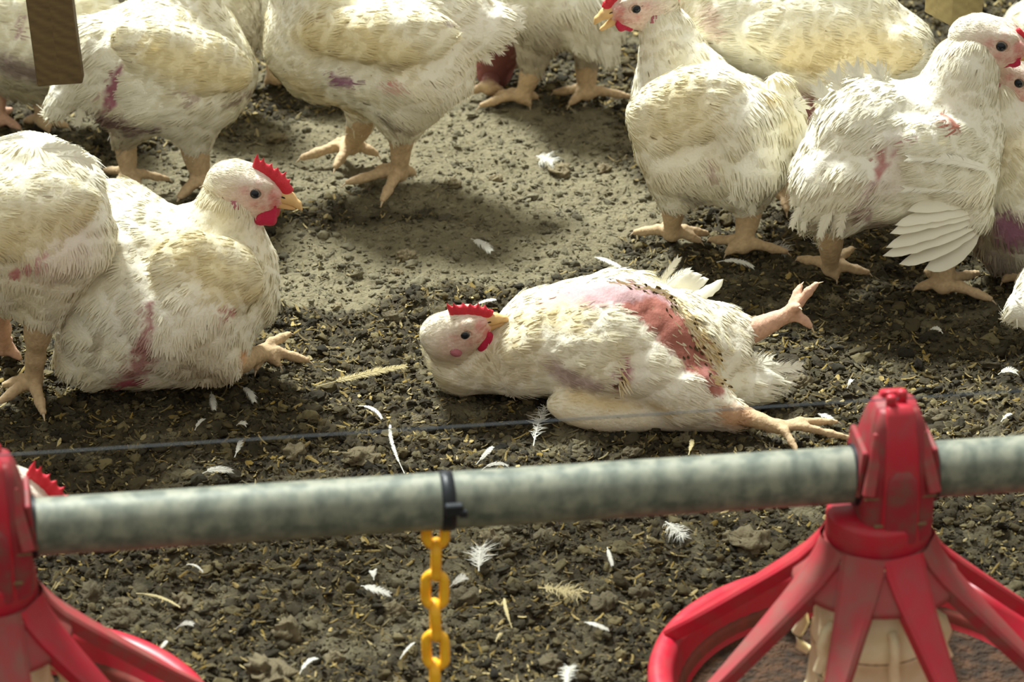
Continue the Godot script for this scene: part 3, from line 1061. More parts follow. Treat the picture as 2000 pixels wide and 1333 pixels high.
	# upper left, behind the board
	make_bird({
		"label": "white chicken with yellowed wing standing half behind the hanging board",
		"ground": [325, 362], "stain": 0.55,
		"shape": [
			["c", 412, 142, 0, 92, 310, 122, 0, 120, 0.04, 0],
			["c", 310, 122, 0, 120, 215, 110, 5, 76, 0.04, 12],
			["c", 372, 175, 35, 82, 382, 272, 30, 34, 0.03, 1],
			["c", 260, 180, 20, 74, 248, 262, -10, 34, 0.03, 11],
			["e", 498, 148, 84, 225, 70, 118, 62, 40, 0.006, 10],
			["c", 185, 95, 35, 60, 118, 202, 40, 27, 0.02, 12],
			["c", 205, 110, 45, 42, 190, 200, 45, 14, 0.02, 12],
			["c", 370, 40, -50, 62, 390, -100, -50, 40, 0.04, 2],
		],
		"legs": [
			{"hock": [380, 290, 30], "foot": [394, 352], "toes": [[352, 384], [412, 392], [440, 368], [405, 338]], "r": 0.0125},
			{"hock": [245, 285, -8], "foot": [252, 344], "toes": [[274, 364], [328, 350], [204, 332], [222, 366]], "r": 0.0095},
		],
		"marks": [
			{"c": Color(0.34, 0.13, 0.17), "at": [[240, 122, 6], [224, 160, 11], [214, 205, 14]], "f": 0.15, "soft": 0.4, "rough": 0.9},
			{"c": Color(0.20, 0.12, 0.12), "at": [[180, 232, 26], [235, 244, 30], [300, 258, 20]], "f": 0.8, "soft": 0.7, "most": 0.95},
			{"c": yellow, "at": [[300, 105, 26], [400, 140, 40], [470, 160, 24]], "soft": 0.7, "most": 0.6},
			{"c": Color(0.35, 0.22, 0.20), "at": [[360, 180, 6], [385, 195, 6]], "soft": 0.6, "most": 0.7, "rough": 1.0},
			{"c": Color(0.34, 0.22, 0.18), "at": [[452, 198, 6], [480, 184, 6], [498, 172, 6]], "soft": 0.5, "most": 0.7},
			{"c": Color(0.34, 0.25, 0.14), "at": [[235, 98, 8], [275, 90, 6]], "soft": 0.6, "most": 0.5},
		],
		"quills": [
			["tail_feather", 175, 120, 60, 95, 218, 50, 34, -6, 0, 0.5],
			["tail_feather", 185, 120, 62, 118, 232, 54, 32, -6, 0, 0.5],
			["tail_feather", 195, 130, 66, 152, 244, 58, 30, -4, 0, 0.6],
			["tail_feather", 205, 125, 66, 182, 228, 60, 28, -4, 0, 0.6],
			["tail_feather", 212, 120, 66, 202, 210, 62, 24, -2, 0, 0.6],
		],
	})
	# middle top
	make_bird({
		"label": "white chicken with yellowed breast standing at top middle, its head out of frame",
		"ground": [725, 348], "stain": 0.6,
		"shape": [
			["c", 635, 92, 0, 106, 765, 98, 10, 136, 0.04, 0],
			["c", 820, 140, 55, 96, 788, 232, 45, 46, 0.03, 1],
			["c", 725, 165, -45, 72, 705, 232, -45, 32, 0.03, 1],
			["c", 840, 20, 10, 92, 945, 48, 10, 54, 0.03, 12],
			["c", 850, 130, 50, 70, 885, 150, 45, 34, 0.02, 1],
			["e", 590, 66, 122, 895, 64, 132, 58, 36, 0.014, 10],
			["c", 618, 60, 10, 88, 590, -80, 20, 52, 0.04, 2],
			["c", 590, -80, 20, 52, 570, -150, 20, 44, 0.04, 2],
		],
		"legs": [
			{"hock": [785, 258, 45], "foot": [780, 338], "toes": [[680, 356], [748, 390], [808, 338], [738, 330]], "r": 0.0120},
			{"hock": [703, 245, -45], "foot": [686, 286], "toes": [[590, 308], [656, 325], [734, 300], [652, 280]], "r": 0.0118},
		],
		"marks": [
			{"c": purple, "at": [[640, 146, 8], [660, 160, 16], [686, 160, 8]], "f": 0.1, "soft": 0.3},
			{"c": Color(0.56, 0.26, 0.22), "at": [[744, 168, 6], [766, 162, 8]], "f": 0.3, "soft": 0.5, "rough": 0.9},
			{"c": yellow, "at": [[600, 80, 45], [700, 85, 50], [780, 110, 36]], "soft": 0.7, "most": 0.55},
			{"c": yellow, "at": [[580, 170, 30], [680, 215, 30]], "soft": 0.7, "most": 0.5},
			{"c": Color(0.28, 0.20, 0.18), "at": [[862, 36, 4], [880, 50, 4]], "soft": 0.4, "most": 0.8},
			{"c": Color(0.34, 0.22, 0.12), "at": [[606, 38, 8]], "soft": 0.6, "most": 0.8},
			{"c": Color(0.32, 0.25, 0.14), "at": [[745, 130, 10], [775, 124, 8]], "soft": 0.7, "most": 0.5},
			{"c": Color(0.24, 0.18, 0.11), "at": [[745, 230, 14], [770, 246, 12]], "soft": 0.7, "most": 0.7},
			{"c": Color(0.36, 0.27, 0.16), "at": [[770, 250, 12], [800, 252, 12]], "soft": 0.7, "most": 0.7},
		],
		"quills": [
			["tail_feather", 920, 25, 20, 1016, 22, 15, 40, 0, -4, 0.6],
			["tail_feather", 925, 40, 30, 1018, 48, 25, 40, 0, 0, 0.6],
			["tail_feather", 920, 55, 36, 1000, 74, 30, 40, 0, 3, 0.6],
			["tail_feather", 915, 65, 40, 978, 98, 34, 36, 0, 4, 0.6],
			["tail_feather", 905, 70, 44, 956, 116, 40, 32, 0, 4, 0.6],
		],
	})
	# behind it, at top middle
	make_bird({
		"label": "greyish white chicken in the shade at top middle, seen from behind on spread legs",
		"ground": [1085, 198], "stain": 0.35,
		"shape": [
			["c", 1060, -30, 0, 98, 1150, -30, -10, 96, 0.04, 0],
			["c", 1055, 30, 20, 66, 1042, 120, 15, 28, 0.03, 11],
			["c", 1150, 40, -10, 58, 1146, 118, -15, 24, 0.03, 11],
			["c", 1160, 10, 60, 62, 1184, 96, 68, 26, 0.02, 12],
			["c", 1135, 10, 60, 40, 1140, 80, 60, 24, 0.02, 12],
			["c", 1090, -120, 0, 60, 1080, -220, 0, 40, 0.04, 2],
		],
		"legs": [
			{"hock": [1043, 128, 15], "foot": [1020, 188], "toes": [[940, 206], [966, 186], [1048, 190], [1034, 204]], "r": 0.0105},
			{"hock": [1145, 125, -15], "foot": [1146, 182], "toes": [[1226, 188], [1114, 202], [1084, 180], [1160, 170]], "r": 0.0105},
		],
		"marks": [
			{"c": Color(0.40, 0.36, 0.30), "at": [[1040, 70, 40], [1050, 110, 30]], "soft": 0.7, "most": 0.4},
			{"c": Color(0.36, 0.22, 0.22), "at": [[1104, 8, 4], [1106, 40, 4]], "soft": 0.6, "most": 0.6},
		],
		"quills": [
			["tail_feather", 1165, 40, 96, 1188, 128, 96, 30, 4, 0, 0.3],
			["tail_feather", 1180, 30, 92, 1205, 105, 90, 30, 8, 0, 0.3],
			["tail_feather", 1150, 40, 96, 1160, 112, 94, 30, -4, 0, 0.4],
			["tail_feather", 1130, 30, 88, 1128, 100, 86, 30, -6, 0, 0.4],
		],
	})
	# its neighbour with bare dark skin
	make_bird({
		"label": "chicken with dark bare belly mostly hidden behind the ragged tail at top middle",
		"ground": [985, 178], "stain": 0.3,
		"shape": [
			["c", 960, -30, -60, 80, 1010, 30, -60, 70, 0.03, 11],
			["c", 975, 70, -50, 50, 965, 140, -50, 36, 0.03, 9],
		],
		"legs": [{"hock": [962, 145, -50], "foot": [955, 172], "toes": [[920, 180], [985, 182], [950, 160]], "r": 0.010}],
		"marks": [{"c": Color(0.22, 0.08, 0.07), "at": [[975, 90, 40], [965, 150, 40]], "soft": 0.5, "f": 0.1}],
	})
	# seen from behind, right of the middle
	make_bird({
		"label": "white chicken seen from behind with its head turned left and beak open",
		"ground": [1385, 472], "stain": 0.4,
		"shape": [
			["c", 1345, 190, -35, 96, 1400, 258, 0, 140, 0.04, 0],
			["c", 1302, 70, -55, 47, 1325, 165, -45, 80, 0.03, 2],
			["c", 1288, 30, -55, 37, 1304, 74, -55, 45, 0.02, 2],
			["e", 1224, 240, 60, 1450, 175, 136, 74, 44, 0.006, 10],
			["c", 1452, 225, 108, 70, 1470, 335, 124, 52, 0.007, 12],
			["c", 1470, 330, 118, 50, 1462, 396, 112, 16, 0.015, 12],
			["e", 1510, 140, 30, 1556, 290, 70, 46, 26, 0.008, 10, 1.0, 0.2, 0.0],
			["c", 1315, 300, 40, 76, 1316, 378, 32, 34, 0.03, 1],
			["c", 1475, 310, 30, 72, 1464, 405, 22, 30, 0.03, 1],
		],
		"head": {"eye": [1243, 17, -20], "f": Vector3(-0.95, -0.08, 0.22), "u": Vector3(-0.05, 1, 0.1), "near": -1.0, "s": 0.98, "comb": 1.0, "wattle": 0.6, "gape": 0.008},
		"legs": [
			{"hock": [1316, 392, 32], "foot": [1312, 456], "toes": [[1240, 454], [1366, 470], [1380, 456], [1296, 440]], "r": 0.0108},
			{"hock": [1464, 412, 22], "foot": [1450, 480], "toes": [[1388, 468], [1534, 492], [1420, 494], [1470, 462]], "r": 0.0108},
		],
		"marks": [
			{"c": Color(0.50, 0.30, 0.30), "at": [[1384, 318, 6], [1390, 345, 8]], "f": 0.5, "soft": 0.6, "most": 0.7},
			{"c": Color(0.78, 0.58, 0.20), "at": [[1490, 178, 12], [1510, 184, 10]], "soft": 0.7, "most": 0.7},
			{"c": yellow, "at": [[1300, 180, 40], [1340, 210, 40], [1280, 250, 30]], "soft": 0.8, "most": 0.4},
			{"c": Color(0.36, 0.30, 0.20), "at": [[1416, 150, 7]], "soft": 0.7, "most": 0.6},
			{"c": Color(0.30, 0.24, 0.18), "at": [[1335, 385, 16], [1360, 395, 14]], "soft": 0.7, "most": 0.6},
			{"c": brown, "at": [[1310, 85, 4], [1330, 92, 4]], "soft": 0.7, "most": 0.5},
		],
		"quills": [
			["wing_feather", 1515, 200, 78, 1560, 296, 84, 34, 6, 0, 0.2],
			["wing_feather", 1525, 195, 72, 1576, 282, 72, 32, 6, 0, 0.2],
			["tail_feather", 1450, 350, 148, 1430, 392, 140, 30, -4, 0, 0.6],
			["tail_feather", 1468, 350, 152, 1470, 418, 140, 28, 0, 0, 0.5],
			["tail_feather", 1460, 350, 152, 1450, 402, 142, 28, 0, 0, 0.6],
			["wing_feather", 1535, 205, 60, 1572, 212, 60, 40, 0, -6, 0.7],
		],
	})
	# large body behind it
	make_bird({
		"label": "large white chicken with soiled yellow flank behind, under the square timber end",
		"ground": [1530, 390], "stain": 0.5,
		"shape": [
			["c", 1440, 35, 0, 114, 1600, 55, 0, 128, 0.04, 0],
			["c", 1600, 55, 0, 128, 1745, 92, 0, 74, 0.04, 0],
			["c", 1580, 125, 10, 92, 1570, 165, 10, 66, 0.03, 9],
			["e", 1450, 60, 116, 1800, 105, 76, 66, 34, 0.007, 10],
			["c", 1420, 45, 0, 80, 1375, -30, 0, 50, 0.03, 2],
			["c", 1560, 200, 10, 54, 1530, 320, 5, 26, 0.03, 9],
			["c", 1640, 180, -40, 50, 1620, 320, -40, 22, 0.03, 9],
		],
		"head": {"eye": [1338, -24, 30], "f": Vector3(-0.96, -0.1, 0.2), "u": Vector3(0, 1, 0.1), "near": -1.0, "s": 1.05, "comb": 1.0, "wattle": 1.2},
		"legs": [
			{"hock": [1528, 330, 5], "foot": [1530, 376], "toes": [[1480, 384], [1536, 410], [1570, 392]], "r": 0.0110},
			{"hock": [1618, 330, -40], "foot": [1620, 366], "toes": [[1570, 372], [1640, 390], [1660, 370]], "r": 0.0105},
		],
		"marks": [
			{"c": Color(0.38, 0.17, 0.16), "at": [[1560, 205, 40], [1610, 200, 40]], "soft": 0.5, "f": 0.1},
			{"c": Color(0.70, 0.56, 0.28), "at": [[1540, 110, 34], [1620, 100, 50], [1700, 100, 46], [1770, 120, 30]], "soft": 0.7, "most": 0.7},
			{"c": Color(0.40, 0.28, 0.10), "at": [[1610, 115, 8], [1640, 106, 6]], "soft": 0.6, "most": 0.6},
			{"c": Color(0.40, 0.28, 0.10), "at": [[1705, 118, 4], [1722, 104, 4]], "soft": 0.6, "most": 0.7},
			{"c": Color(0.40, 0.28, 0.12), "at": [[1575, 135, 16]], "soft": 0.7, "most": 0.6},
			{"c": Color(0.50, 0.20, 0.22), "at": [[1370, 30, 14], [1392, 70, 10]], "soft": 0.7, "most": 0.4},
		],
		"quills": [
			["tail_feather", 1700, -10, 0, 1722, 22, 0, 34, 4, 0, 0.6],
		],
	})
	# right, with a drooping wing
	make_bird({
		"label": "white chicken at right with red pecked spots and one fanned wing drooping down",
		"ground": [1735, 555], "stain": 0.28,
		"shape": [
			["c", 1842, 295, -15, 122, 1725, 302, 0, 138, 0.04, 0],
			["c", 1904, 96, -12, 38, 1882, 138, -15, 54, 0.02, 2],
			["c", 1885, 135, -15, 56, 1855, 220, -20, 92, 0.03, 2],
			["c", 1690, 250, 30, 104, 1615, 345, 64, 66, 0.015, 12],
			["c", 1615, 345, 60, 66, 1578, 425, 60, 24, 0.02, 12],
			["c", 1680, 345, 92, 70, 1648, 425, 96, 30, 0.007, 12],
			["e", 1948, 350, 70, 1765, 270, 118, 76, 30, 0.008, 0],
			["c", 1900, 370, 90, 44, 1915, 425, 85, 26, 0.012, 0],
			["c", 1655, 390, 20, 60, 1620, 455, 20, 28, 0.03, 1],
			["c", 1850, 395, 10, 76, 1842, 492, 10, 34, 0.03, 1],
		],
		"head": {"eye": [1955, 90, 22], "f": Vector3(0.96, -0.10, 0.10), "u": Vector3(0, 1, 0.1), "near": 1.0, "s": 1.1, "comb": 0.6, "front_only": true, "wattle": 0.35},
		"legs": [
			{"hock": [1622, 470, 20], "foot": [1622, 524], "toes": [[1634, 542], [1664, 486, 0.022], [1694, 532], [1560, 506]], "r": 0.0105},
			{"hock": [1840, 505, 10], "foot": [1842, 558], "toes": [[1792, 562], [1934, 584], [1908, 534], [1810, 530]], "r": 0.0112},
		],
		"marks": [
			{"c": Color(0.42, 0.14, 0.13), "at": [[1722, 298, 9], [1724, 322, 10], [1714, 345, 8]], "f": 0.1, "soft": 0.3, "rough": 0.8},
			{"c": Color(0.36, 0.20, 0.20), "at": [[1704, 362, 7], [1690, 395, 9], [1694, 425, 12]], "f": 0.5, "soft": 0.5, "most": 0.8},
			{"c": Color(0.36, 0.14, 0.10), "at": [[1838, 224, 6], [1856, 236, 9], [1872, 252, 8]], "f": 0.1, "soft": 0.3, "rough": 0.9},
			{"c": Color(0.48, 0.20, 0.20), "at": [[1762, 268, 5], [1790, 272, 5]], "f": 0.3, "soft": 0.4, "rough": 1.0},
			{"c": Color(0.48, 0.24, 0.22), "at": [[1744, 300, 4], [1756, 292, 4]], "f": 0.3, "soft": 0.4, "rough": 1.0},
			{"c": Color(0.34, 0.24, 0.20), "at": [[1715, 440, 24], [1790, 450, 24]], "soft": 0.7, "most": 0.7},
			{"c": Color(0.64, 0.50, 0.46), "at": [[1745, 290, 30], [1740, 360, 26]], "soft": 0.7, "most": 0.4},
			{"c": Color(0.40, 0.28, 0.12), "at": [[1680, 340, 6], [1688, 352, 5]], "soft": 0.6, "most": 0.7},
			{"c": Color(0.34, 0.26, 0.15), "at": [[1590, 440, 14], [1620, 448, 16], [1650, 440, 16], [1685, 420, 12]], "soft": 0.8, "most": 0.65},
		],
		"quills": [
			["wing_feather", 1912, 398, 104, 1772, 412, 124, 31, 0, -8, 0.14],
			["wing_feather", 1916, 408, 108, 1748, 440, 128, 31, 0, -8, 0.14],
			["wing_feather", 1918, 416, 110, 1738, 456, 128, 31, 0, -8, 0.14],
			["wing_feather", 1920, 424, 110, 1730, 484, 124, 31, 0, -4, 0.14],
			["wing_feather", 1920, 432, 110, 1724, 500, 120, 31, 0, 2, 0.14],
			["wing_feather", 1918, 440, 106, 1756, 516, 114, 32, 0, 8, 0.14],
			["wing_feather", 1912, 446, 102, 1806, 525, 108, 40, 4, 14, 0.08],
			["wing_feather", 1928, 330, 118, 1776, 308, 142, 38, 0, -8, 0.3],
			["wing_feather", 1926, 374, 114, 1770, 368, 136, 42, 0, -8, 0.3],
			["tail_feather", 1600, 370, 100, 1546, 442, 90, 26, -8, 0, 0.5],
			["tail_feather", 1612, 380, 104, 1568, 448, 94, 26, -8, 0, 0.5],
			["tail_feather", 1590, 340, 90, 1550, 400, 84, 30, -8, 0, 0.5],
			["tail_feather", 1640, 390, 124, 1602, 462, 112, 30, -6, 0, 0.5],
			["tail_feather", 1660, 390, 136, 1640, 458, 124, 30, -4, 0, 0.5],
			["tail_feather", 1650, 215, 50, 1598, 172, 34, 50, -6, 0, 0.6],
			["tail_feather", 1668, 195, 46, 1632, 146, 28, 54, -6, 0, 0.6],
			["tail_feather", 1698, 190, 44, 1668, 134, 24, 56, -4, 0, 0.6],
			["tail_feather", 1720, 185, 40, 1712, 132, 22, 52, 4, 0, 0.6],
			["tail_feather", 1625, 260, 60, 1596, 226, 50, 30, -6, 0, 0.5],
		],
	})
	# behind at the right edge
	make_bird({
		"label": "white chicken with purplish bare side at the right edge, face half cut off",
		"ground": [1990, 535], "stain": 0.4,
		"shape": [
			["c", 2015, 330, 0, 108, 2070, 400, 0, 130, 0.04, 0],
			["c", 1985, 420, 10, 88, 1965, 465, 10, 64, 0.03, 11],
			["c", 1962, 185, -5, 34, 1985, 280, 0, 68, 0.03, 2],
			["e", 1950, 330, 70, 2150, 300, 80, 60, 30, 0.01, 10],
		],
		"head": {"eye": [1990, 162, 20], "f": Vector3(0.85, -0.25, 0.40), "u": Vector3(0.1, 1, 0.1), "near": 1.0, "s": 1.0, "comb": 0.0, "wattle": 0.7},
		"legs": [{"hock": [1985, 505, 10], "foot": [1990, 535], "toes": [[1960, 548], [2030, 555], [2040, 530]], "r": 0.0105}],
		"marks": [
			{"c": Color(0.26, 0.12, 0.17), "at": [[1962, 440, 30], [1985, 455, 36]], "f": 0.1, "soft": 0.5},
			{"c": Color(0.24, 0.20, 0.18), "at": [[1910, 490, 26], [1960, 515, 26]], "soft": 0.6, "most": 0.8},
			{"c": Color(0.66, 0.56, 0.34), "at": [[1950, 290, 30], [1990, 280, 30]], "soft": 0.7, "most": 0.6},
		],
	})
	make_bird({
		"label": "back of a white chicken cut off by the photo's top right corner",
		"ground": [2010, 215], "stain": 0.1,
		"shape": [
			["c", 2030, 70, 0, 76, 2090, 60, 0, 90, 0.04, 0],
			["c", 2040, 120, 0, 50, 2040, 180, 0, 24, 0.03, 1],
			["c", 2080, 120, 0, 50, 2090, 180, 0, 24, 0.03, 1],
		],
		"legs": [{"hock": [2040, 180, 0], "foot": [2040, 212], "toes": [[2010, 220], [2060, 222]], "r": 0.0105}, {"hock": [2090, 180, 0], "foot": [2090, 212], "toes": [[2060, 220], [2110, 222]], "r": 0.0105}],
	})
	make_bird({
		"label": "tail tuft of a white chicken at the right edge, nearest the red feeder",
		"ground": [2075, 690], "stain": 0.1,
		"shape": [
			["c", 2100, 580, 0, 108, 2160, 560, 0, 110, 0.04, 0],
			["c", 2050, 590, 10, 56, 1998, 608, 10, 22, 0.03, 12],
		],
		"quills": [
			["tail_feather", 2020, 590, 30, 1982, 606, 24, 26, 0, -2, 0.6],
			["tail_feather", 2020, 600, 30, 1986, 632, 24, 26, 0, 2, 0.6],
			["tail_feather", 2020, 580, 26, 1990, 576, 20, 26, 0, -2, 0.6],
		],
	})
	# far left and the ones half hidden
	make_bird({
		"label": "chicken at the top left corner, seen on both sides of the hanging board",
		"ground": [75, 246], "stain": 0.45,
		"shape": [
			["c", -60, 30, 0, 116, 60, 40, 0, 112, 0.04, 0],
			["c", 60, 40, 0, 112, 160, 10, 0, 70, 0.04, 0],
			["c", 20, 90, 30, 70, 30, 150, 20, 34, 0.03, 11],
			["c", 80, 90, 20, 62, 84, 165, 10, 28, 0.03, 11],
			["e", -60, 40, 90, 200, 20, 60, 60, 30, 0.008, 10],
		],
		"legs": [
			{"hock": [84, 176, 10], "foot": [86, 236], "toes": [[50, 236], [94, 254], [130, 246], [80, 222]], "r": 0.0105},
			{"hock": [-10, 170, 0], "foot": [-4, 234], "toes": [[38, 250], [20, 214], [-50, 240]], "r": 0.0100, "kind": 13},
		],
		"marks": [
			{"c": Color(0.34, 0.16, 0.20), "at": [[46, 30, 6], [32, 70, 8]], "f": 0.3, "soft": 0.6, "most": 0.8},
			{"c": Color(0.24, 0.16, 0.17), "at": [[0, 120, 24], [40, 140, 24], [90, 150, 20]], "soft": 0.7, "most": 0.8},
		],
	})
	make_bird({
		"label": "greyish chicken standing behind the yellowed bird at upper left",
		"ground": [455, 218], "stain": 0.2,
		"shape": [
			["c", 445, 20, -10, 56, 380, 10, -10, 70, 0.04, 0],
			["c", 460, 90, -10, 40, 445, 20, -10, 54, 0.03, 11],
			["c", 440, -40, -10, 50, 430, -140, -10, 36, 0.03, 2],
			["c", 420, 80, 0, 40, 425, 150, 0, 22, 0.03, 1],
		],
		"legs": [{"hock": [425, 160, 0], "foot": [425, 200], "toes": [[400, 210], [450, 214]], "r": 0.0105}],
	})
	make_bird({
		"label": "white chicken's rear just left of the top middle bird's breast",
		"ground": [520, 160], "stain": 0.1,
		"shape": [
			["c", 540, -10, -10, 62, 600, -20, -10, 80, 0.04, 0],
			["c", 525, 20, 0, 34, 505, 55, 0, 18, 0.02, 12],
			["c", 530, 50, 0, 40, 540, 110, 0, 22, 0.02, 1],
		],
		"legs": [{"hock": [542, 118, 0], "foot": [540, 152], "toes": [[520, 160], [560, 162]], "r": 0.0105}],
	})
	make_bird({
		"label": "chicken behind the left feeder with only its red comb and crown showing",
		"ground": [-60, 1235], "stain": 0.2,
		"shape": [
			["c", -150, 1080, 0, 130, -260, 1100, 0, 150, 0.05, 0],
			["c", -20, 1010, 0, 52, -110, 1060, 0, 100, 0.04, 2],
			["c", -160, 1170, 0, 60, -160, 1220, 0, 30, 0.03, 1],
		],
		"head": {"eye": [48, 990, 20], "f": Vector3(0.93, -0.30, 0.10), "u": Vector3(0.3, 0.95, 0.1), "near": 1.0, "s": 1.1, "comb": 1.0, "lobe": true, "wattle": 0.8},
		"legs": [{"hock": [-160, 1215, 0], "foot": [-160, 1260], "toes": [[-110, 1266], [-140, 1290]], "r": 0.011}],
	})

# ---------------------------------------------------------------- litter
func caked(p: Vector3) -> float:                             # where the litter is trodden flat and dry
	var q := Vector2(p.x, p.z)
	var v := 0.0
	for e in CAKES:
		var c: Vector3 = e[0]
		var d := (q - Vector2(c.x, c.z)) / (e[1] as Vector2)
		v = maxf(v, 1.0 - d.length())
	v += lump.get_noise_3d(p.x * 0.5, 0.0, p.z * 0.5) * 0.30 + lump.get_noise_3d(p.x * 1.7, 4.0, p.z * 1.7) * 0.12
	return smoothstep(0.0, 0.35, v)

var CAKES := []

func ground_at(x: float, z: float) -> float:
	var k := caked(Vector3(x, 0, z))
	var h := lump.get_noise_3d(x * 0.45, 9.0, z * 0.45) * 0.007
	h += lump.get_noise_3d(x * 1.4, 2.0, z * 1.4) * 0.0060 * (1.0 - 0.5 * k)
	h += absf(fine.get_noise_3d(x * 0.8, 0.0, z * 0.8)) * 0.006 * (1.0 - 0.55 * k)
	h += fine.get_noise_3d(x * 2.2, 5.0, z * 2.2) * 0.0022 * (1.0 - 0.3 * k)
	return h - 0.006

var height_map := PackedFloat32Array()                       # the ground and its dry patches on a 6 mm grid, for the many crumbs
var dry_map := PackedFloat32Array()
const MAP_W := 252
const MAP_H := 322

func survey() -> void:
	for j in MAP_H:
		for i in MAP_W:
			var x := -0.75 + i * 0.006
			var z := -1.06 + j * 0.006
			dry_map.append(caked(Vector3(x, 0, z)))
			height_map.append(ground_at(x, z))

func steps(lo: float, hi: float, cell: float, out: float) -> PackedFloat32Array:
	var l := PackedFloat32Array()
	var v := lo
	while v < hi:
		l.append(v)
		v += cell
	var s := cell
	while v < hi + out:
		l.append(v)
		s *= 1.25
		v += s
	l.append(hi + out)
	var low := PackedFloat32Array()
	s = cell
	v = lo - cell
	while v > lo - out:
		low.append(v)
		s *= 1.25
		v -= s
	low.append(lo - out)
	low.reverse()
	low.append_array(l)
	return low

func build_floor() -> void:
	var xs := steps(-0.70, 0.70, 0.0042, 2.6)
	var zs := steps(-1.02, 0.80, 0.0046, 2.6)
	var v := PackedVector3Array()
	var c := PackedColorArray()
	var tri := PackedInt32Array()
	var w := xs.size()
	for z in zs:
		for x in xs:
			var p := Vector3(x, 0, z)
			var k := caked(p)
			v.append(Vector3(x, ground_at(x, z), z))
			var t := fine.get_noise_3d(x * 1.1, 3.0, z * 1.1) * 0.5 + 0.5
			var col := Color(0.0200, 0.0163, 0.0097).lerp(Color(0.0650, 0.0509, 0.0255), t)
			var dry := Color(0.1200, 0.1008, 0.0581).lerp(Color(0.2150, 0.1843, 0.1100), t)
			c.append(col.lerp(dry, k))
	for j in zs.size() - 1:
		for i in w - 1:
			var a := j * w + i
			tri.append_array(PackedInt32Array([a, a + 1, a + w, a + 1, a + w + 1, a + w]))
	var n := PackedVector3Array()
	n.resize(v.size())
	for i in range(0, tri.size(), 3):
		var g := (v[tri[i + 2]] - v[tri[i]]).cross(v[tri[i + 1]] - v[tri[i]])
		n[tri[i]] += g
		n[tri[i + 1]] += g
		n[tri[i + 2]] += g
	for i in n.size():
		n[i] = n[i].normalized()
	var o := put("floor", commit(v, n, c, tri), M.soil, self)
	tag(o, "dark brown poultry litter floor with a paler trodden patch", "litter floor", "", "structure")

func pebble(sd: int, flat: float, around := 9, up := 5) -> ArrayMesh:              # a crumb of litter
	var r := RandomNumberGenerator.new()
	r.seed = sd
	var s := SphereMesh.new()
	s.radius = 1.0
	s.height = 2.0
	s.radial_segments = around
	s.rings = up
	var arr := s.get_mesh_arrays()
	var v: PackedVector3Array = arr[Mesh.ARRAY_VERTEX]
	var no := FastNoiseLite.new()
	no.seed = sd
	no.frequency = 0.85
	for i in v.size():
		var p := v[i]
		p *= 1.0 + 0.75 * no.get_noise_3dv(p * 1.3) + 0.55 * no.get_noise_3dv(p * 3.3) + (0.25 * no.get_noise_3dv(p * 9.0) if around > 9 else 0.0)
		v[i] = p * Vector3(1.0, flat, 0.8)
	var sk := Hide.new()
	sk.v = v
	sk.n.resize(v.size())
	sk.tri = arr[Mesh.ARRAY_INDEX]
	renormal(sk)
	if sd % 2:
		return commit(sk.v, sk.n, PackedColorArray(), sk.tri)
	var fv := PackedVector3Array()
	var fn := PackedVector3Array()
	for i in range(0, sk.tri.size(), 3):
		var g := (sk.v[sk.tri[i + 2]] - sk.v[sk.tri[i]]).cross(sk.v[sk.tri[i + 1]] - sk.v[sk.tri[i]]).normalized()
		for e in 3:
			fv.append(sk.v[sk.tri[i + e]])
			fn.append((g + sk.n[sk.tri[i + e]] * 0.4).normalized())
	return commit(fv, fn, PackedColorArray(), PackedInt32Array(range(fv.size())))

func chip(sd: int, broad := 1.0) -> ArrayMesh:                             # a curled wood shaving or husk
	var r := RandomNumberGenerator.new()
	r.seed = sd
	var v := PackedVector3Array()
	var n := PackedVector3Array()
	var tri := PackedInt32Array()
	var curl := r.randf_range(0.1, 0.5)
	for i in 6:
		var t := i / 5.0
		var wd := 0.26 * broad * sin(PI * (0.15 + 0.7 * t)) * r.randf_range(0.8, 1.15)
		for k in 3:
			var e := k - 1.0
			v.append(Vector3((t - 0.5) * 2.0, curl * (t - 0.5) * (t - 0.5) * 1.2 + 0.14 * (1 - absf(e)), e * wd + 0.05 * sin(t * 2.5)))
			n.append(Vector3(-curl * (t - 0.5), 1, e * 0.4).normalized())
	for i in 5:
		for k in 2:
			var a := i * 3 + k
			tri.append_array(PackedInt32Array([a, a + 3, a + 1, a + 1, a + 3, a + 4]))
	return commit(v, n, PackedColorArray(), tri)

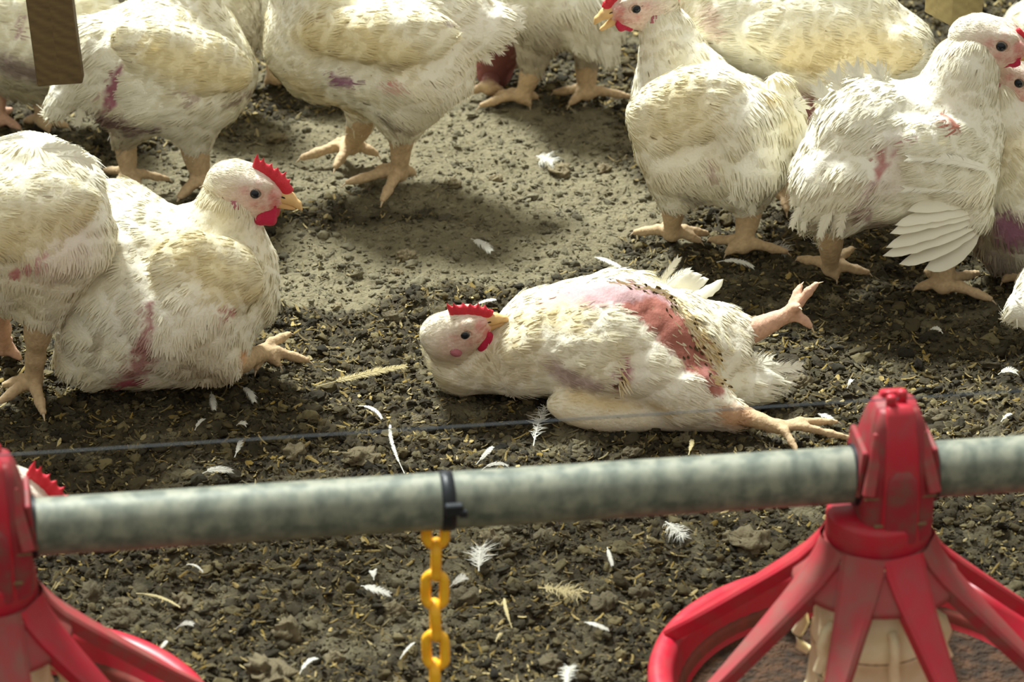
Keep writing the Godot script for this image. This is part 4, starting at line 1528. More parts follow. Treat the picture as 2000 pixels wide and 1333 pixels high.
func scatter(called: String, mesh: Mesh, count: int, sd: int, lo: float, hi: float, power: float, tones: Array, sink: float, tilt: float, on_cake: float, label: String) -> void:
	rng.seed = sd
	var buf := PackedFloat32Array()
	buf.resize(count * 16)
	var made := 0
	var pale := Color(0.195, 0.172, 0.110)
	for i in count:
		var x := rng.randf_range(-0.70, 0.70)
		var z := rng.randf_range(-1.02, 0.80)
		var cell := int((z + 1.06) / 0.006 + 0.5) * MAP_W + int((x + 0.75) / 0.006 + 0.5)
		var k := dry_map[cell]
		if rng.randf() < k * (1.0 - on_cake):
			continue
		var s := lerpf(lo, hi, pow(rng.randf(), power)) * (1.0 - 0.25 * k)
		var b := Basis.from_euler(Vector3(rng.randf_range(-tilt, tilt), rng.randf() * TAU, rng.randf_range(-tilt, tilt))).scaled_local(Vector3(s, s * rng.randf_range(0.7, 1.2), s * rng.randf_range(0.7, 1.2)))
		var col: Color = tones[rng.randi() % tones.size()]
		col = (col * rng.randf_range(0.40, 1.55)).lerp(pale * rng.randf_range(0.6, 1.3), k * 0.75)
		var o := made * 16
		buf[o] = b.x.x; buf[o + 1] = b.y.x; buf[o + 2] = b.z.x; buf[o + 3] = x
		buf[o + 4] = b.x.y; buf[o + 5] = b.y.y; buf[o + 6] = b.z.y; buf[o + 7] = height_map[cell] + s * sink
		buf[o + 8] = b.x.z; buf[o + 9] = b.y.z; buf[o + 10] = b.z.z; buf[o + 11] = z
		buf[o + 12] = col.r; buf[o + 13] = col.g; buf[o + 14] = col.b; buf[o + 15] = 1.0
		made += 1
	buf.resize(made * 16)
	var mm := MultiMesh.new()
	mm.transform_format = MultiMesh.TRANSFORM_3D
	mm.use_colors = true
	mm.mesh = mesh
	mm.instance_count = made
	mm.buffer = buf
	var o := MultiMeshInstance3D.new()
	o.name = numbered(called)
	o.multimesh = mm
	o.material_override = M.crumb
	add_child(o, true)
	tag(o, label, "litter", "", "stuff")

func litter() -> void:
	survey()
	var dark := [Color(0.0235, 0.0181, 0.0086), Color(0.0403, 0.0307, 0.0137), Color(0.0571, 0.0438, 0.0193), Color(0.0773, 0.0613, 0.0279), Color(0.0336, 0.0269, 0.0142), Color(0.1008, 0.0813, 0.0380)]
	var husk := [Color(0.2164, 0.1568, 0.0531), Color(0.1443, 0.1008, 0.0312), Color(0.2706, 0.2023, 0.0781), Color(0.0902, 0.0661, 0.0250), Color(0.1893, 0.1281, 0.0281), Color(0.3246, 0.2560, 0.1187), Color(0.1172, 0.0866, 0.0344)]
	for i in 4:
		scatter("litter_crumbs", pebble(10 + i, [0.45, 0.65, 0.5, 0.38][i]), 15000, 100 + i, 0.0012, 0.0066, 3.0, dark, 0.15, 0.8, 0.45, ["dark flat litter crumbs strewn over the floor", "brown rough litter crumbs strewn over the floor", "small broken litter crumbs strewn over the floor", "thin flaky litter crumbs strewn over the floor"][i])
	scatter("litter_lumps", pebble(61, 0.55), 1500, 301, 0.003, 0.011, 1.7, dark, 0.05, 0.4, 0.5, "larger brown lumps of litter strewn over the floor")
	scatter("litter_lumps", pebble(64, 0.5), 1500, 302, 0.003, 0.010, 1.7, dark, 0.05, 0.4, 0.5, "larger broken lumps of litter strewn over the floor")
	for i in 6:
		scatter("litter_shavings", chip(30 + i, [1.0, 2.6, 1.6, 0.7, 3.2, 1.9][i]), 24000, 200 + i, 0.0013, [0.0075, 0.0046, 0.0058, 0.0085, 0.0040, 0.0052][i], 1.9, [husk, dark + husk, dark + husk, husk + dark, dark, dark + dark + husk][i], 0.10, 0.7, 0.45, ["tan wood shavings and husks strewn over the floor", "broad short husks strewn over the floor", "thin curled husks strewn over the floor", "narrow straw bits strewn over the floor", "broad dark flakes strewn over the floor", "mixed dark and tan flakes strewn over the floor"][i])
	rng.seed = 77
	var shapes := [pebble(51, 0.62, 20, 12), pebble(53, 0.55, 20, 12), pebble(55, 0.7, 20, 12), pebble(57, 0.5, 20, 12)]
	for i in 60:                                             # the larger clods, each a thing
		var q := on_level(rng.randf_range(10, 1990), rng.randf_range(220, 1330))
		var big: Vector3 = CLODS[i] if i < CLODS.size() else Vector3.ZERO
		var s := rng.randf_range(0.006, 0.011)
		if i < CLODS.size():
			q = on_level(big.x, big.y)
			s = big.z * metres(q) * 0.5
		var k := caked(q)
		var col: Color = Color(0.10, 0.082, 0.046).lerp(Color(0.19, 0.16, 0.095), rng.randf())
		col = col.lerp(Color(0.28, 0.245, 0.155), k)
		var o := put("litter_clod", shapes[i % 4], clod_tones[clampi(int(col.r * 12.0), 0, 3)], self, q + Vector3(0, ground_at(q.x, q.z) + s * 0.15, 0))
		o.basis = Basis.from_euler(Vector3(rng.randf_range(-0.3, 0.3), rng.randf() * TAU, rng.randf_range(-0.3, 0.3))).scaled_local(Vector3.ONE * s)
		tag(o, "brown clod of caked litter lying loose on the floor", "clod", "loose clods of litter")

var clod_tones := []
const CLODS := [
	Vector3(910, 1160, 60), Vector3(700, 900, 70), Vector3(840, 1215, 40), Vector3(1470, 1060, 80), Vector3(1430, 1040, 44), Vector3(520, 1310, 100),
	Vector3(770, 1190, 50), Vector3(640, 835, 46), Vector3(715, 355, 36), Vector3(1095, 328, 46), Vector3(1180, 325, 30), Vector3(540, 270, 40),
	Vector3(575, 880, 54), Vector3(1180, 1180, 60), Vector3(1250, 1150, 50), Vector3(1850, 960, 40), Vector3(1830, 810, 46), Vector3(1430, 400, 26),
	Vector3(560, 1235, 60), Vector3(830, 720, 34), Vector3(770, 620, 36), Vector3(1060, 1040, 44), Vector3(180, 1150, 60), Vector3(240, 1200, 60),
]

# loose feathers: x, y of the quill end, x, y of the tip, width, bend in pixels, tone (0 white, 1 straw), label
const FEATHERS := [
	[620, 745, 792, 704, 26, 20, 1, "long straw coloured feather lying left of the lying bird's head"],
	[790, 918, 762, 826, 14, -14, 0, "thin curved white feather between the chain and the sitting bird"],
	[1042, 858, 1070, 790, 34, -6, 0, "ragged white feather just below the lying bird's folded wing"],
	[395, 922, 450, 905, 26, -4, 0, "small white feather behind the pipe at lower left"],
	[700, 780, 745, 800, 14, -8, 0, "small hooked white feather below the straw coloured feather"],
	[705, 1132, 758, 1150, 30, 12, 0, "white cupped feather left of the yellow chain"],
	[878, 1138, 908, 1122, 26, 4, 0, "white feather right beside the yellow chain"],
	[1105, 1330, 1112, 1284, 34, 0, 0, "upright pale feather at the bottom edge between chain and red pan"],
	[1142, 1215, 1186, 1228, 18, 14, 0, "curled pale feather left of the red pan"],
	[1186, 1068, 1196, 1090, 16, 2, 0, "short pale feather standing below the pipe"],
	[1052, 1135, 1140, 1150, 34, 6, 1, "broad dusty feather clump below the pipe, right of the chain"],
	[585, 1312, 615, 1284, 22, -4, 0, "dark based white feather at the bottom edge"],
	[305, 1272, 325, 1238, 12, 8, 0, "thin pale feather right of the left feeder's pan"],
	[265, 1136, 350, 1172, 9, -6, 1, "thin straw coloured quill under the pipe at left"],
	[342, 1212, 375, 1208, 18, -4, 0, "small white shell shaped feather near the left feeder"],
	[365, 1102, 395, 1106, 9, -3, 0, "tiny white feather under the pipe at left"],
	[1162, 486, 1210, 516, 18, 10, 0, "hooked white feather above the lying bird's back"],
	[920, 455, 958, 478, 30, 0, 0, "dusty white feather in the middle of the pale patch"],
	[1048, 296, 1084, 306, 36, 0, 0, "white fluffy feather on the pale patch behind"],
	[925, 585, 966, 578, 14, 0, 0, "flat grey feather above the lying bird's comb"],
	[1598, 798, 1626, 812, 26, 4, 0, "white feather under the lying bird's toes"],
	[1950, 720, 1984, 712, 26, -4, 0, "white feather tuft near the right edge"],
	[1655, 750, 1664, 735, 14, 0, 0, "tiny white feather right of the lying bird's tail"],
	[1955, 822, 1975, 802, 12, 0, 0, "small white feather above the pipe at right"],
	[1345, 884, 1352, 852, 16, 2, 1, "tan husk like feather right above the pipe"],
	[930, 905, 962, 868, 16, 6, 0, "wispy white feather above the black tie"],
	[940, 912, 990, 902, 14, -8, 0, "curled grey feather touching the pipe's upper edge"],
	[1300, 1012, 1340, 1038, 40, 0, 0, "star shaped white down below the pipe near the red neck"],
	[935, 1110, 938, 1068, 44, 0, 0, "fluffy white down right of the chain"],
	[730, 1118, 728, 1096, 26, 0, 0, "fluffy grey down left of the chain"],
	[470, 745, 496, 770, 26, -4, 0, "fluffy white feather under the sitting bird's breast"],
	[412, 762, 418, 790, 24, 0, 0, "pale feather standing under the sitting bird"],
	[462, 822, 478, 818, 20, 0, 0, "white scrap of feather below the sitting bird"],
	[458, 890, 470, 858, 20, 4, 0, "pale tuft behind the pipe at left"],
	[380, 830, 396, 808, 16, 0, 0, "pale feather edge in the shade at left"],
	[1842, 650, 1822, 628, 20, 0, 0, "dim feather in the shade at right"],
	[1492, 465, 1540, 480, 34, 4, 0, "dim grey feather among the feet at right"],
	[1400, 510, 1470, 512, 20, -8, 0, "dim pale feather below the raised tail at right"],
	[968, 1240, 980, 1215, 10, 0, 1, "thin pale feather right of the chain, lower down"],
	[1000, 1210, 985, 1165, 12, -6, 1, "bent straw feather right of the chain"],
	[780, 1282, 808, 1250, 10, 0, 0, "thin pale feather left of the chain at the bottom"],
]

func loose_feathers() -> void:
	rng.seed = 5
	for f in FEATHERS:
		var a := on_level(f[0], f[1], 0.006)
		var b := on_level(f[2], f[3], 0.010)
		a.y = ground_at(a.x, a.z) + 0.006
		b.y = ground_at(b.x, b.z) + 0.010
		var s := metres(a)
		var across := (b - a).cross(Vector3.UP).normalized()
		var bend: Vector3 = across * (f[5] * s * 0.6) + Vector3(0, absf(f[5]) * s * 0.3 + 0.002, 0)
		var mid := (a + b) * 0.5
		var face := Vector3(rng.randf_range(-0.3, 0.3), 1.0, rng.randf_range(0.2, 0.8))
		var fluffy: bool = f[4] >= 34
		var o := put("feather", barbed(a - mid, b - mid, f[4] * s * (1.0 if fluffy else 0.9), bend, face, 0.12 if fluffy else 0.2, 0.95 if fluffy else 0.45), M.straw if f[6] == 1 else M.down, self, mid)
		tag(o, f[7], "feather")

# ---------------------------------------------------------------- the feed line
func block(parent: Node, called: String, size: Vector3, at: Vector3, mat: Material, c := 0.0015, turn := Vector3.ZERO) -> MeshInstance3D:
	var o := put(called, bevel_box(size, c), mat, parent, at)
	o.rotation = turn
	return o

func loft(sections: Array) -> ArrayMesh:                     # rounded-rectangle sections: height, half width, half depth, corner, middle x, middle z
	var v := PackedVector3Array()
	var tri := PackedInt32Array()
	var per := 24
	for s in sections:
		for k in per:
			var a := TAU * k / per
			var ca := cos(a)
			var sa := sin(a)
			var e := 0.42
			v.append(Vector3(s[3] + signf(ca) * pow(absf(ca), e) * s[1], s[0], s[4] + signf(sa) * pow(absf(sa), e) * s[2]))
	for i in sections.size() - 1:
		for k in per:
			var a := i * per + k
			var b := i * per + (k + 1) % per
			tri.append_array(PackedInt32Array([a, b, a + per, b, b + per, a + per]))
	var top := v.size()
	v.append(Vector3(sections[-1][3], sections[-1][0], sections[-1][4]))
	for k in per:
		tri.append_array(PackedInt32Array([top - per + k, top - per + (k + 1) % per, top]))
	var st := SurfaceTool.new()
	st.begin(Mesh.PRIMITIVE_TRIANGLES)
	for i in tri:
		st.set_smooth_group(0)
		st.add_vertex(v[i])
	st.index()
	st.generate_normals()
	return st.commit()

func arm_mesh(a: float, wide_top: float, wide_low: float) -> ArrayMesh:   # one rib of the grill: a bent strap with a raised edge
	var v := PackedVector3Array()
	var n := PackedVector3Array()
	var tri := PackedInt32Array()
	var out := Vector3(cos(a), 0, sin(a))
	var side := Vector3(-sin(a), 0, cos(a))
	var path := [Vector2(0.040, 0.194), Vector2(0.046, 0.182), Vector2(0.058, 0.167), Vector2(0.077, 0.149), Vector2(0.104, 0.125), Vector2(0.130, 0.102), Vector2(0.151, 0.084), Vector2(0.165, 0.073), Vector2(0.173, 0.0665)]
	var count := path.size()
	for i in count:
		var t := i / float(count - 1)
		var w := lerpf(wide_top, wide_low, smoothstep(0.05, 0.85, t)) * 0.5
		var d: Vector2 = (path[mini(i + 1, count - 1)] - path[maxi(i - 1, 0)]).normalized()
		var p: Vector3 = out * path[i].x + Vector3(0, path[i].y, 0)
		var up := (out * -d.y + Vector3(0, d.x, 0)).normalized()
		var th := 0.0045
		for q in [[-1.0, -1.6], [-1.0, 0.5], [-0.75, 1.0], [0.75, 1.0], [1.0, 0.5], [1.0, -1.6], [0.72, -1.6], [0.70, -0.2], [-0.70, -0.2], [-0.72, -1.6]]:
			v.append(p + side * w * q[0] + up * th * q[1])
	for i in count - 1:
		for k in 10:
			var a0 := i * 10 + k
			var a1 := i * 10 + (k + 1) % 10
			tri.append_array(PackedInt32Array([a0, a0 + 10, a1, a1, a0 + 10, a1 + 10]))
	var st := SurfaceTool.new()
	st.begin(Mesh.PRIMITIVE_TRIANGLES)
	for k in 10:
		for i in count - 1:
			var a0 := i * 10 + k
			var a1 := i * 10 + (k + 1) % 10
			st.set_smooth_group(k)
			for e in [a0, a1, a0 + 10, a1, a1 + 10, a0 + 10]:
				st.add_vertex(v[e])
	st.index()
	st.generate_normals()
	return st.commit()

const LEAN := 0.010

func feeder(where: Vector3, along: float, spin: float, label: String) -> void:
	var t := thing("pan_feeder", label, "feeder", where)
	t.rotation.y = along
	var red: Material = M.red
	var pan := put("pan", lathe(PackedVector2Array([Vector2(0.0, 0.0097), Vector2(0.120, 0.0081), Vector2(0.143, 0.0146), Vector2(0.155, 0.0373), Vector2(0.160, 0.0583), Vector2(0.1625, 0.0636), Vector2(0.168, 0.0668), Vector2(0.174, 0.0676), Vector2(0.1795, 0.0648), Vector2(0.1815, 0.0591), Vector2(0.180, 0.0502), Vector2(0.172, 0.0324), Vector2(0.156, 0.0113), Vector2(0.130, 0.0016), Vector2(0.0, 0.0016)]), 80, true), red, t)
	put("pan_ledge", lathe(PackedVector2Array([Vector2(0.152, 0.0275), Vector2(0.1535, 0.0389), Vector2(0.1570, 0.0446), Vector2(0.1580, 0.0405)]), 72, true), M.red_dirt, pan)
	put("feed", lathe(PackedVector2Array([Vector2(0.0000, 0.0324), Vector2(0.0555, 0.0275), Vector2(0.1110, 0.0243), Vector2(0.1545, 0.0292)]), 48, true), M.feed, t)
	tag(t.get_node("feed"), "", "", "", "stuff")
	put("grill_collar", lathe(PackedVector2Array([Vector2(0.036, 0.200), Vector2(0.041, 0.196), Vector2(0.047, 0.184), Vector2(0.057, 0.170), Vector2(0.066, 0.160), Vector2(0.0675, 0.155), Vector2(0.064, 0.153), Vector2(0.050, 0.168), Vector2(0.036, 0.188)]), 48, true), M.red_dusty, t)
	for i in 8:
		put("grill_arm", arm_mesh(spin + TAU * i / 8.0, 0.036, 0.011), M.red_dusty if i % 3 else red, t)
	put("feed_tube", lathe(PackedVector2Array([Vector2(0.046, 0.190), Vector2(0.0475, 0.188), Vector2(0.0485, 0.110), Vector2(0.050, 0.108), Vector2(0.0505, 0.098), Vector2(0.049, 0.096), Vector2(0.053, 0.050), Vector2(0.062, 0.030), Vector2(0.058, 0.030), Vector2(0.047, 0.050), Vector2(0.044, 0.188)]), 56, true), M.cream, t)
	var seam := PackedVector3Array()
	var sr := PackedFloat32Array()
	for i in 40:
		seam.append(Vector3(cos(TAU * i / 40) * 0.0495, 0.102, sin(TAU * i / 40) * 0.0495))
		sr.append(0.0012)
	put("seam", tube(seam, sr, 6, 1.0, Vector3.UP, true), M.dirt, t)
	put("throat_ring", lathe(PackedVector2Array([Vector2(0.0486, 0.150), Vector2(0.0492, 0.152), Vector2(0.0492, 0.186), Vector2(0.044, 0.188)]), 48), M.red_dark, t)
	for i in 6:
		var a := spin + 0.4 + TAU * i / 6.0
		var hook := PackedVector3Array([Vector3(0.049, 0.130, 0), Vector3(0.056, 0.126, 0), Vector3(0.060, 0.115, 0), Vector3(0.057, 0.103, 0), Vector3(0.062, 0.092, 0), Vector3(0.060, 0.080, 0), Vector3(0.052, 0.076, 0)])
		var o := put("shutter_lug", tube(hook, PackedFloat32Array([0.004, 0.0045, 0.005, 0.0045, 0.005, 0.0045, 0.004]), 8), M.cream, t)
		o.rotation.y = a
	# the neck that clamps round the pipe
	put("neck_ring", lathe(PackedVector2Array([Vector2(0.030, 0.188), Vector2(0.0405, 0.189), Vector2(0.0420, 0.195), Vector2(0.0415, 0.214), Vector2(0.0405, 0.217), Vector2(0.036, 0.219), Vector2(0.0, 0.220)]), 56), red, t)
	put("neck", loft([[0.205, 0.0300, 0.0330, LEAN, 0], [0.245, 0.0305, 0.0330, LEAN, 0], [0.272, 0.0285, 0.0310, LEAN, 0], [0.300, 0.0215, 0.0240, LEAN, 0], [0.311, 0.0170, 0.0180, LEAN, 0], [0.3125, 0.0150, 0.0160, LEAN, 0]]), M.red_dark, t)
	put("front_rib", loft([[0.205, 0.0150, 0.006, LEAN, 0.0300], [0.246, 0.0150, 0.006, LEAN, 0.0305], [0.260, 0.0145, 0.006, LEAN, 0.0295], [0.285, 0.0135, 0.006, LEAN, 0.0245], [0.310, 0.0120, 0.005, LEAN, 0.0160], [0.316, 0.0100, 0.004, LEAN, 0.0130]]), red, t)
	put("back_rib", loft([[0.205, 0.0150, 0.006, LEAN, -0.0300], [0.246, 0.0150, 0.006, LEAN, -0.0305], [0.285, 0.0135, 0.006, LEAN, -0.0245], [0.316, 0.0100, 0.004, LEAN, -0.0130]]), red, t)
	put("rib_arch", loft([[0.206, 0.0128, 0.004, LEAN, 0.0345], [0.250, 0.0128, 0.004, LEAN, 0.0345], [0.262, 0.0115, 0.004, LEAN, 0.0335], [0.268, 0.006, 0.003, LEAN, 0.0320]]), M.red_dark, t)
	for e in [-1.0, 1.0]:
		block(t, "side_strap", Vector3(0.0045, 0.040, 0.050), Vector3(LEAN + e * 0.0300, 0.262, 0), M.red_dark, 0.001, Vector3(0, 0, e * 0.12))
		block(t, "corner_web", Vector3(0.010, 0.052, 0.006), Vector3(LEAN + e * 0.0215, 0.272, 0.0270), M.red_dusty, 0.0015, Vector3(-0.30, 0, e * 0.20))
		put("pin", lathe(PackedVector2Array([Vector2(0.0, 0.0), Vector2(0.0042, 0.0), Vector2(0.0042, 0.010), Vector2(0.0032, 0.012), Vector2(0.0, 0.012)]), 14), red, t, Vector3(LEAN + e * 0.0052 - 0.001, 0.312, 0.006 - e * 0.004))
		block(t, "seam_line", Vector3(0.014, 0.0014, 0.002), Vector3(LEAN + e * 0.022, 0.244, 0.0315), M.dirt, 0.0003)
	block(t, "lip", Vector3(0.042, 0.0022, 0.003), Vector3(LEAN, 0.2205, 0.0335), M.dirt, 0.0004)
	put("pipe_gasket", tube(PackedVector3Array([Vector3(LEAN - 0.0335, 0.25, 0), Vector3(LEAN + 0.0335, 0.25, 0)]), PackedFloat32Array([0.0248, 0.0248]), 28), M.black, t)

func chain_link(L: float, W: float, r: float) -> ArrayMesh:
	var pts := PackedVector3Array()
	var rr := PackedFloat32Array()
	var h := L * 0.5 - W * 0.5
	for i in 28:
		var a := TAU * i / 28
		var p := Vector3(cos(a) * (W * 0.5 - r), sin(a) * (W * 0.5 - r), 0)
		p.y += h if sin(a) > 0 else -h
		if absf(sin(a)) < 0.01:
			p.y = 0.0
		pts.append(p)
		rr.append(r)
	return tube(pts, rr, 10, 1.0, Vector3.BACK, true)

func feed_line() -> void:
	var h := 0.25
	var a := on_level(50, 1031, h)
	var b := on_level(1950, 909, h)
	var dir := (b - a).normalized()
	var left := a - dir * 0.55
	var right := b + dir * 0.55
	var mid := (left + right) * 0.5
	var p := put("feed_pipe", tube(PackedVector3Array([left - mid, (left - mid) * 0.5, Vector3.ZERO, (right - mid) * 0.5, right - mid]), PackedFloat32Array([0.0226, 0.0226, 0.0226, 0.0226, 0.0226]), 48), M.zinc, self, mid)
	tag(p, "dull galvanised feed pipe running across the foreground through both red feeders", "pipe")
	var turn := atan2(-dir.z, dir.x)
	var at := func(x: float) -> Vector3:
		var q := on_level(x, lerpf(1031, 909, (x - 50) / 1900.0), h)
		var t := (q - a).dot(dir)
		return a + dir * t
	for e in [[1719.0, deg_to_rad(72), "red plastic pan feeder with cream tube at lower right"], [-40.0, deg_to_rad(30), "red plastic pan feeder cut off by the lower left corner"]]:
		var q: Vector3 = at.call(e[0])
		feeder(Vector3(q.x, 0.0, q.z), turn, e[1], e[2])
	# black tie round the pipe and the chain under it
	var q: Vector3 = at.call(872)
	var tie := thing("cable_tie", "black cable tie wrapped round the pipe above the yellow chain", "cable tie", q)
	tie.rotation.y = turn
	var ring := PackedVector3Array()
	var rr := PackedFloat32Array()
	for i in 40:
		var g := TAU * i / 40
		ring.append(Vector3(0.0015 * sin(g), cos(g) * 0.0236, sin(g) * 0.0236))
		rr.append(0.0046)
	var band := tube(ring, rr, 10, 0.22, Vector3.RIGHT, true)
	put("strap", tie_band(), M.black, tie)
	block(tie, "lock_head", Vector3(0.014, 0.009, 0.007), Vector3(0.003, 0.006, 0.0255), M.black, 0.001)
	block(tie, "strap_end", Vector3(0.006, 0.006, 0.004), Vector3(0.010, 0.003, 0.0280), M.black, 0.0008)
	var c: Vector3 = at.call(850)
	var chain := thing("chain", "yellow plastic chain hanging down from the pipe", "chain", Vector3(c.x, 0.0, c.z))
	var link := chain_link(0.0378, 0.0232, 0.0042)
	var y := h - 0.0226 - 0.0045
	var i := 0
	while y > 0.01:
		var o := put("chain_link", link, M.yellow, chain, Vector3(0.0004 * sin(i * 2.0) - 0.0003 * i, y, -0.004))
		o.rotation = Vector3(0.03 * sin(i * 1.3), (0.0 if i % 2 == 0 else PI / 2) + 0.12 * sin(i * 2.7), 0.03 * sin(i * 1.9))
		y -= 0.0278
		i += 1
	# thin wire strung above the pipe
	var wa := on_level(0, 890, 0.318)
	var wb := on_level(1745, 780, 0.318)
	var wd := (wb - wa).normalized()
	var w0 := wa - wd * 0.5
	var w1 := wb + wd * 0.7
	var wm := (w0 + w1) * 0.5
	var wire := put("wire", tube(PackedVector3Array([w0 - wm, Vector3.ZERO, w1 - wm]), PackedFloat32Array([0.0006, 0.0006, 0.0006]), 8), M.wire, self, wm)
	tag(wire, "thin grey wire strung above the feed pipe", "wire")

func tie_band() -> ArrayMesh:
	return lathe_x(PackedVector2Array([Vector2(-0.0052, 0.0227), Vector2(-0.0050, 0.0240), Vector2(0.0050, 0.0240), Vector2(0.0052, 0.0227)]), 48)

func lathe_x(profile: PackedVector2Array, count: int) -> ArrayMesh:
	var st := SurfaceTool.new()
	st.begin(Mesh.PRIMITIVE_TRIANGLES)
	st.set_smooth_group(0)
	for i in profile.size() - 1:
		for k in count:
			var a0 := TAU * k / count
			var a1 := TAU * (k + 1) / count
			var p := profile[i]
			var q := profile[i + 1]
			var p0 := Vector3(p.x, cos(a0) * p.y, sin(a0) * p.y)
			var p1 := Vector3(p.x, cos(a1) * p.y, sin(a1) * p.y)
			var q0 := Vector3(q.x, cos(a0) * q.y, sin(a0) * q.y)
			var q1 := Vector3(q.x, cos(a1) * q.y, sin(a1) * q.y)
			for t in [p0, q1, p1, p0, q0, q1]:
				st.add_vertex(t)
	st.index()
	st.generate_normals()
	return st.commit()

func timbers() -> void:
	# a flat board and a square timber hanging from a rail above the frame
	var z := on_level(325, 362).z + 0.085
	var low := on_plane(119, 159, z)
	var up := on_plane(98, 0, z)
	var s := metres(low)
	var axis := (up - low).normalized()
	var long := 1.10
	var board := put("board", bevel_box(Vector3(89 * s, long, 0.02), 0.0012), M.board, self, low + axis * long * 0.5)
	board.basis = Basis(axis.cross(Vector3.BACK).normalized() * 1.0, axis, Vector3.BACK).orthonormalized()
	tag(board, "brown weathered wooden board hanging at the upper left in front of the birds", "board")
	var z2 := on_level(1530, 390).z + 0.02
	var l2 := on_plane(1866, 46, z2)
	var s2 := metres(l2)
	var post := put("timber_post", bevel_box(Vector3(80 * s2, 0.90, 0.045), 0.0015), M.timber, self, l2 + Vector3(0, 0.45, -0.022))
	post.rotation.y = 0.55
	tag(post, "pale square timber end hanging at the top right above the birds", "timber")
	var top := low.y + axis.y * long
	var rail := thing("timber_rail", "long timber rail on two posts that carries the hanging board", "rail", Vector3(0, 0, z - 0.04))
	block(rail, "beam", Vector3(4.4, 0.10, 0.10), Vector3(0, top + 0.02, 0), M.timber, 0.003)
	for e in [-1.0, 1.0]:
		block(rail, "post", Vector3(0.10, top - 0.02, 0.10), Vector3(e * 2.1, (top - 0.02) * 0.5 - 0.01, 0), M.timber, 0.003)

# ---------------------------------------------------------------- materials
func materials() -> void:
	M.skin = clay(Color.WHITE, 0.72, true)
	M.skin.heightmap_enabled = true
	M.skin.heightmap_scale = 0.05
	M.skin.heightmap_texture = noise_tex(0.035, 3, 3)
	M.skin.uv1_triplanar = true
	M.skin.uv1_scale = Vector3.ONE * 14.0
	M.plume = clay(Color.WHITE, 0.85, true)
	M.plume.metallic_specular = 0.25
	M.plume.backlight_enabled = true
	M.plume.backlight = Color(0.6, 0.58, 0.50)
	M.quill = clay(Color(0.86, 0.82, 0.69), 0.75)
	M.quill.backlight_enabled = true
	M.quill.backlight = Color(0.4, 0.39, 0.34)
	M.down = clay(Color(0.62, 0.60, 0.53), 0.8)
	M.down.backlight_enabled = true
	M.down.backlight = Color(0.3, 0.29, 0.26)
	M.straw = clay(Color(0.55, 0.46, 0.24), 0.8)
	M.claw = clay(Color(0.52, 0.40, 0.26), 0.5)
	M.iris = clay(Color(0.16, 0.13, 0.10), 0.25)
	M.pupil = clay(Color(0.008, 0.010, 0.016), 0.12)
	M.eyelid = clay(Color(0.60, 0.38, 0.30), 0.7)
	M.lobe = clay(Color(0.42, 0.14, 0.17), 0.7)
	M.beak = clay(Color(0.72, 0.46, 0.20), 0.5)
	M.comb = clay(Color(0.66, 0.035, 0.055), 0.55)
	M.wattle = clay(Color(0.50, 0.016, 0.06), 0.5)
	for m in [M.comb, M.wattle, M.lobe]:
		m.heightmap_enabled = true
		m.heightmap_scale = 0.04
		m.heightmap_texture = M.skin.heightmap_texture
		m.uv1_triplanar = true
		m.uv1_scale = Vector3.ONE * 30.0
	M.soil = clay(Color.WHITE, 0.95, true)
	M.soil.heightmap_enabled = true
	M.soil.heightmap_scale = 0.25
	M.soil.heightmap_texture = noise_tex(0.03, 5, 11)
	M.soil.uv1_triplanar = true
	M.soil.uv1_world_triplanar = true
	M.soil.uv1_scale = Vector3.ONE * 9.0
	M.crumb = clay(Color.WHITE, 0.95, true)
	M.crumb.heightmap_enabled = true
	M.crumb.heightmap_scale = 0.06
	M.crumb.heightmap_texture = M.soil.heightmap_texture
	M.crumb.uv1_triplanar = true
	M.crumb.uv1_world_triplanar = true
	M.crumb.uv1_scale = Vector3.ONE * 24.0
	for i in 4:
		var m := clay(Color(0.058, 0.047, 0.027) * (1.0 + i * 0.80), 0.95)
		m.heightmap_enabled = true
		m.heightmap_scale = 0.12
		m.heightmap_texture = M.soil.heightmap_texture
		m.uv1_triplanar = true
		m.uv1_world_triplanar = true
		m.uv1_scale = Vector3.ONE * 16.0
		clod_tones.append(m)
	M.red = plastic(Color(0.46, 0.014, 0.034), Color(0.38, 0.040, 0.048), 0.38, 21)
	M.red_dusty = plastic(Color(0.36, 0.036, 0.044), Color(0.25, 0.085, 0.070), 0.55, 22)
	M.red_dirt = plastic(Color(0.24, 0.05, 0.04), Color(0.13, 0.055, 0.035), 0.9, 28)
	M.red_dark = plastic(Color(0.30, 0.018, 0.030), Color(0.20, 0.060, 0.050), 0.55, 23)
	M.cream = plastic(Color(0.90, 0.80, 0.54), Color(0.82, 0.69, 0.41), 0.5, 24)
	M.yellow = plastic(Color(0.95, 0.54, 0.035), Color(0.92, 0.42, 0.02), 0.42, 25)
	M.feed = plastic(Color(0.075, 0.038, 0.019), Color(0.028, 0.018, 0.011), 0.95, 26)
	M.feed.heightmap_enabled = true
	M.feed.heightmap_scale = 0.6
	M.feed.heightmap_texture = M.soil.heightmap_texture
	M.zinc = plastic(Color(0.24, 0.245, 0.19), Color(0.10, 0.115, 0.095), 0.50, 27)
	M.zinc.metallic = 0.1
	M.black = clay(Color(0.012, 0.014, 0.018), 0.45)
	M.dirt = clay(Color(0.20, 0.13, 0.07), 0.9)
	M.wire = clay(Color(0.06, 0.07, 0.08), 0.5)
	M.board = wood(Color(0.15, 0.10, 0.045), Color(0.07, 0.043, 0.018), 31)
	M.timber = wood(Color(0.34, 0.27, 0.125), Color(0.22, 0.165, 0.07), 32)

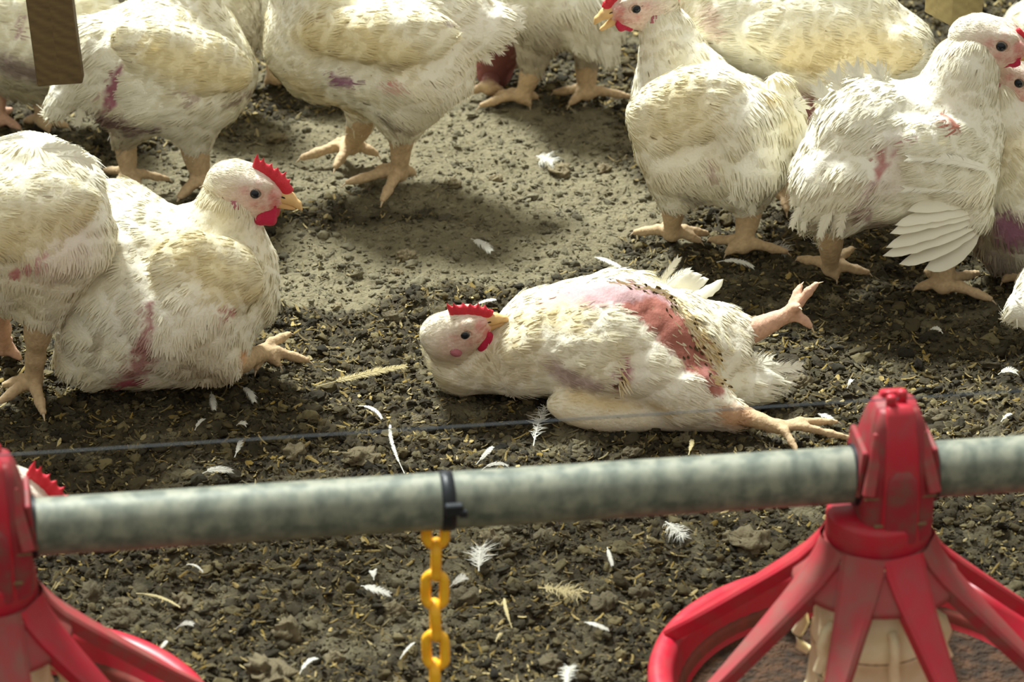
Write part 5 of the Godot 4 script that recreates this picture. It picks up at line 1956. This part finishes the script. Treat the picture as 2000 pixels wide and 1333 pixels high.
func plastic(a: Color, b: Color, rough: float, sd: int) -> StandardMaterial3D:
	var m := clay(Color.WHITE, rough)
	var t := noise_tex(0.012, 4, sd)
	var g := Gradient.new()
	g.set_color(0, a.linear_to_srgb())
	g.set_color(1, b.linear_to_srgb())
	g.set_offset(0, 0.30)
	g.set_offset(1, 0.78)
	t.color_ramp = g
	m.albedo_texture = t
	m.uv1_triplanar = true
	m.uv1_scale = Vector3.ONE * 7.0
	return m

func wood(a: Color, b: Color, sd: int) -> StandardMaterial3D:
	var n := FastNoiseLite.new()
	n.seed = sd
	n.frequency = 1.0
	var im := Image.create_empty(256, 512, false, Image.FORMAT_RGB8)
	for y in 512:
		for x in 256:
			var u := x / 256.0
			var w := y / 512.0
			var ringed := sin((w * 150.0 - u * 50.0 + n.get_noise_2d(u * 1.5, w * 3.0) * 6.0) * 1.0)
			var t := clampf(0.45 + 0.19 * ringed + 0.3 * n.get_noise_2d(u * 8.0, w * 60.0) + 0.2 * n.get_noise_2d(u * 2.0 + 9.0, w * 2.0), 0.0, 1.0)
			im.set_pixel(x, y, a.lerp(b, t).linear_to_srgb())
	var m := clay(Color.WHITE, 0.8)
	m.albedo_texture = ImageTexture.create_from_image(im)
	m.uv1_triplanar = true
	m.uv1_scale = Vector3(6, 3, 6)
	return m

func _ready() -> void:
	# camera
	var cam := Camera3D.new()
	cam.name = "camera"
	cam.position = CAM
	cam.rotation = Vector3(-PITCH, 0, 0)
	cam.near = 0.05
	cam.far = 40.0
	var lens := CameraAttributesPhysical.new()
	lens.frustum_focal_length = 12.0 / (666.5 / FOCAL)
	lens.frustum_focus_distance = 3.93
	lens.exposure_aperture = 9.0
	cam.attributes = lens
	cam.fov = rad_to_deg(2.0 * atan(666.5 / FOCAL))
	add_child(cam)
	cam.current = true
	# daylight: soft sky, and a broad bright source from behind and above
	var env := Environment.new()
	env.background_mode = Environment.BG_SKY
	var sky := Sky.new()
	var air := ProceduralSkyMaterial.new()
	air.sky_top_color = Color(0.96, 0.96, 0.91)
	air.sky_horizon_color = Color(0.70, 0.665, 0.57)
	air.ground_horizon_color = Color(0.30, 0.28, 0.24)
	air.ground_bottom_color = Color(0.20, 0.18, 0.15)
	air.sun_angle_max = 1.0
	sky.sky_material = air
	env.sky = sky
	env.background_energy_multiplier = 0.68
	env.tonemap_mode = Environment.TONE_MAPPER_LINEAR
	env.tonemap_exposure = 1.22
	env.sdfgi_enabled = true
	env.ssao_enabled = true
	env.ssil_enabled = true
	var we := WorldEnvironment.new()
	we.name = "daylight_sky"
	we.environment = env
	add_child(we)
	var sun := DirectionalLight3D.new()
	sun.name = "daylight"
	sun.rotation_degrees = Vector3(-56, 180 + 30, 0)
	sun.light_energy = 2.35
	sun.light_color = Color(0.975, 1.0, 0.985)
	sun.light_angular_distance = 13.0
	sun.shadow_enabled = true
	add_child(sun)
	# noises shared by everything
	lump.frequency = 22.0
	lump.seed = 1
	lump.fractal_octaves = 2
	fine.frequency = 75.0
	fine.seed = 2
	fine.fractal_octaves = 2
	blot.frequency = 7.0
	blot.seed = 3
	claw = claw_mesh()
	CAKES = [
		[on_level(930, 300), Vector2(0.22, 0.20)],
		[on_level(700, 300), Vector2(0.16, 0.12)],
		[on_level(860, 480), Vector2(0.20, 0.10)],
		[on_level(1130, 400), Vector2(0.13, 0.12)],
		[on_level(440, 330), Vector2(0.14, 0.10)],
		[on_level(620, 560), Vector2(0.10, 0.06)],
	]
	materials()
	build_floor()
	litter()
	feed_line()
	all_birds()
	timbers()
	loose_feathers()
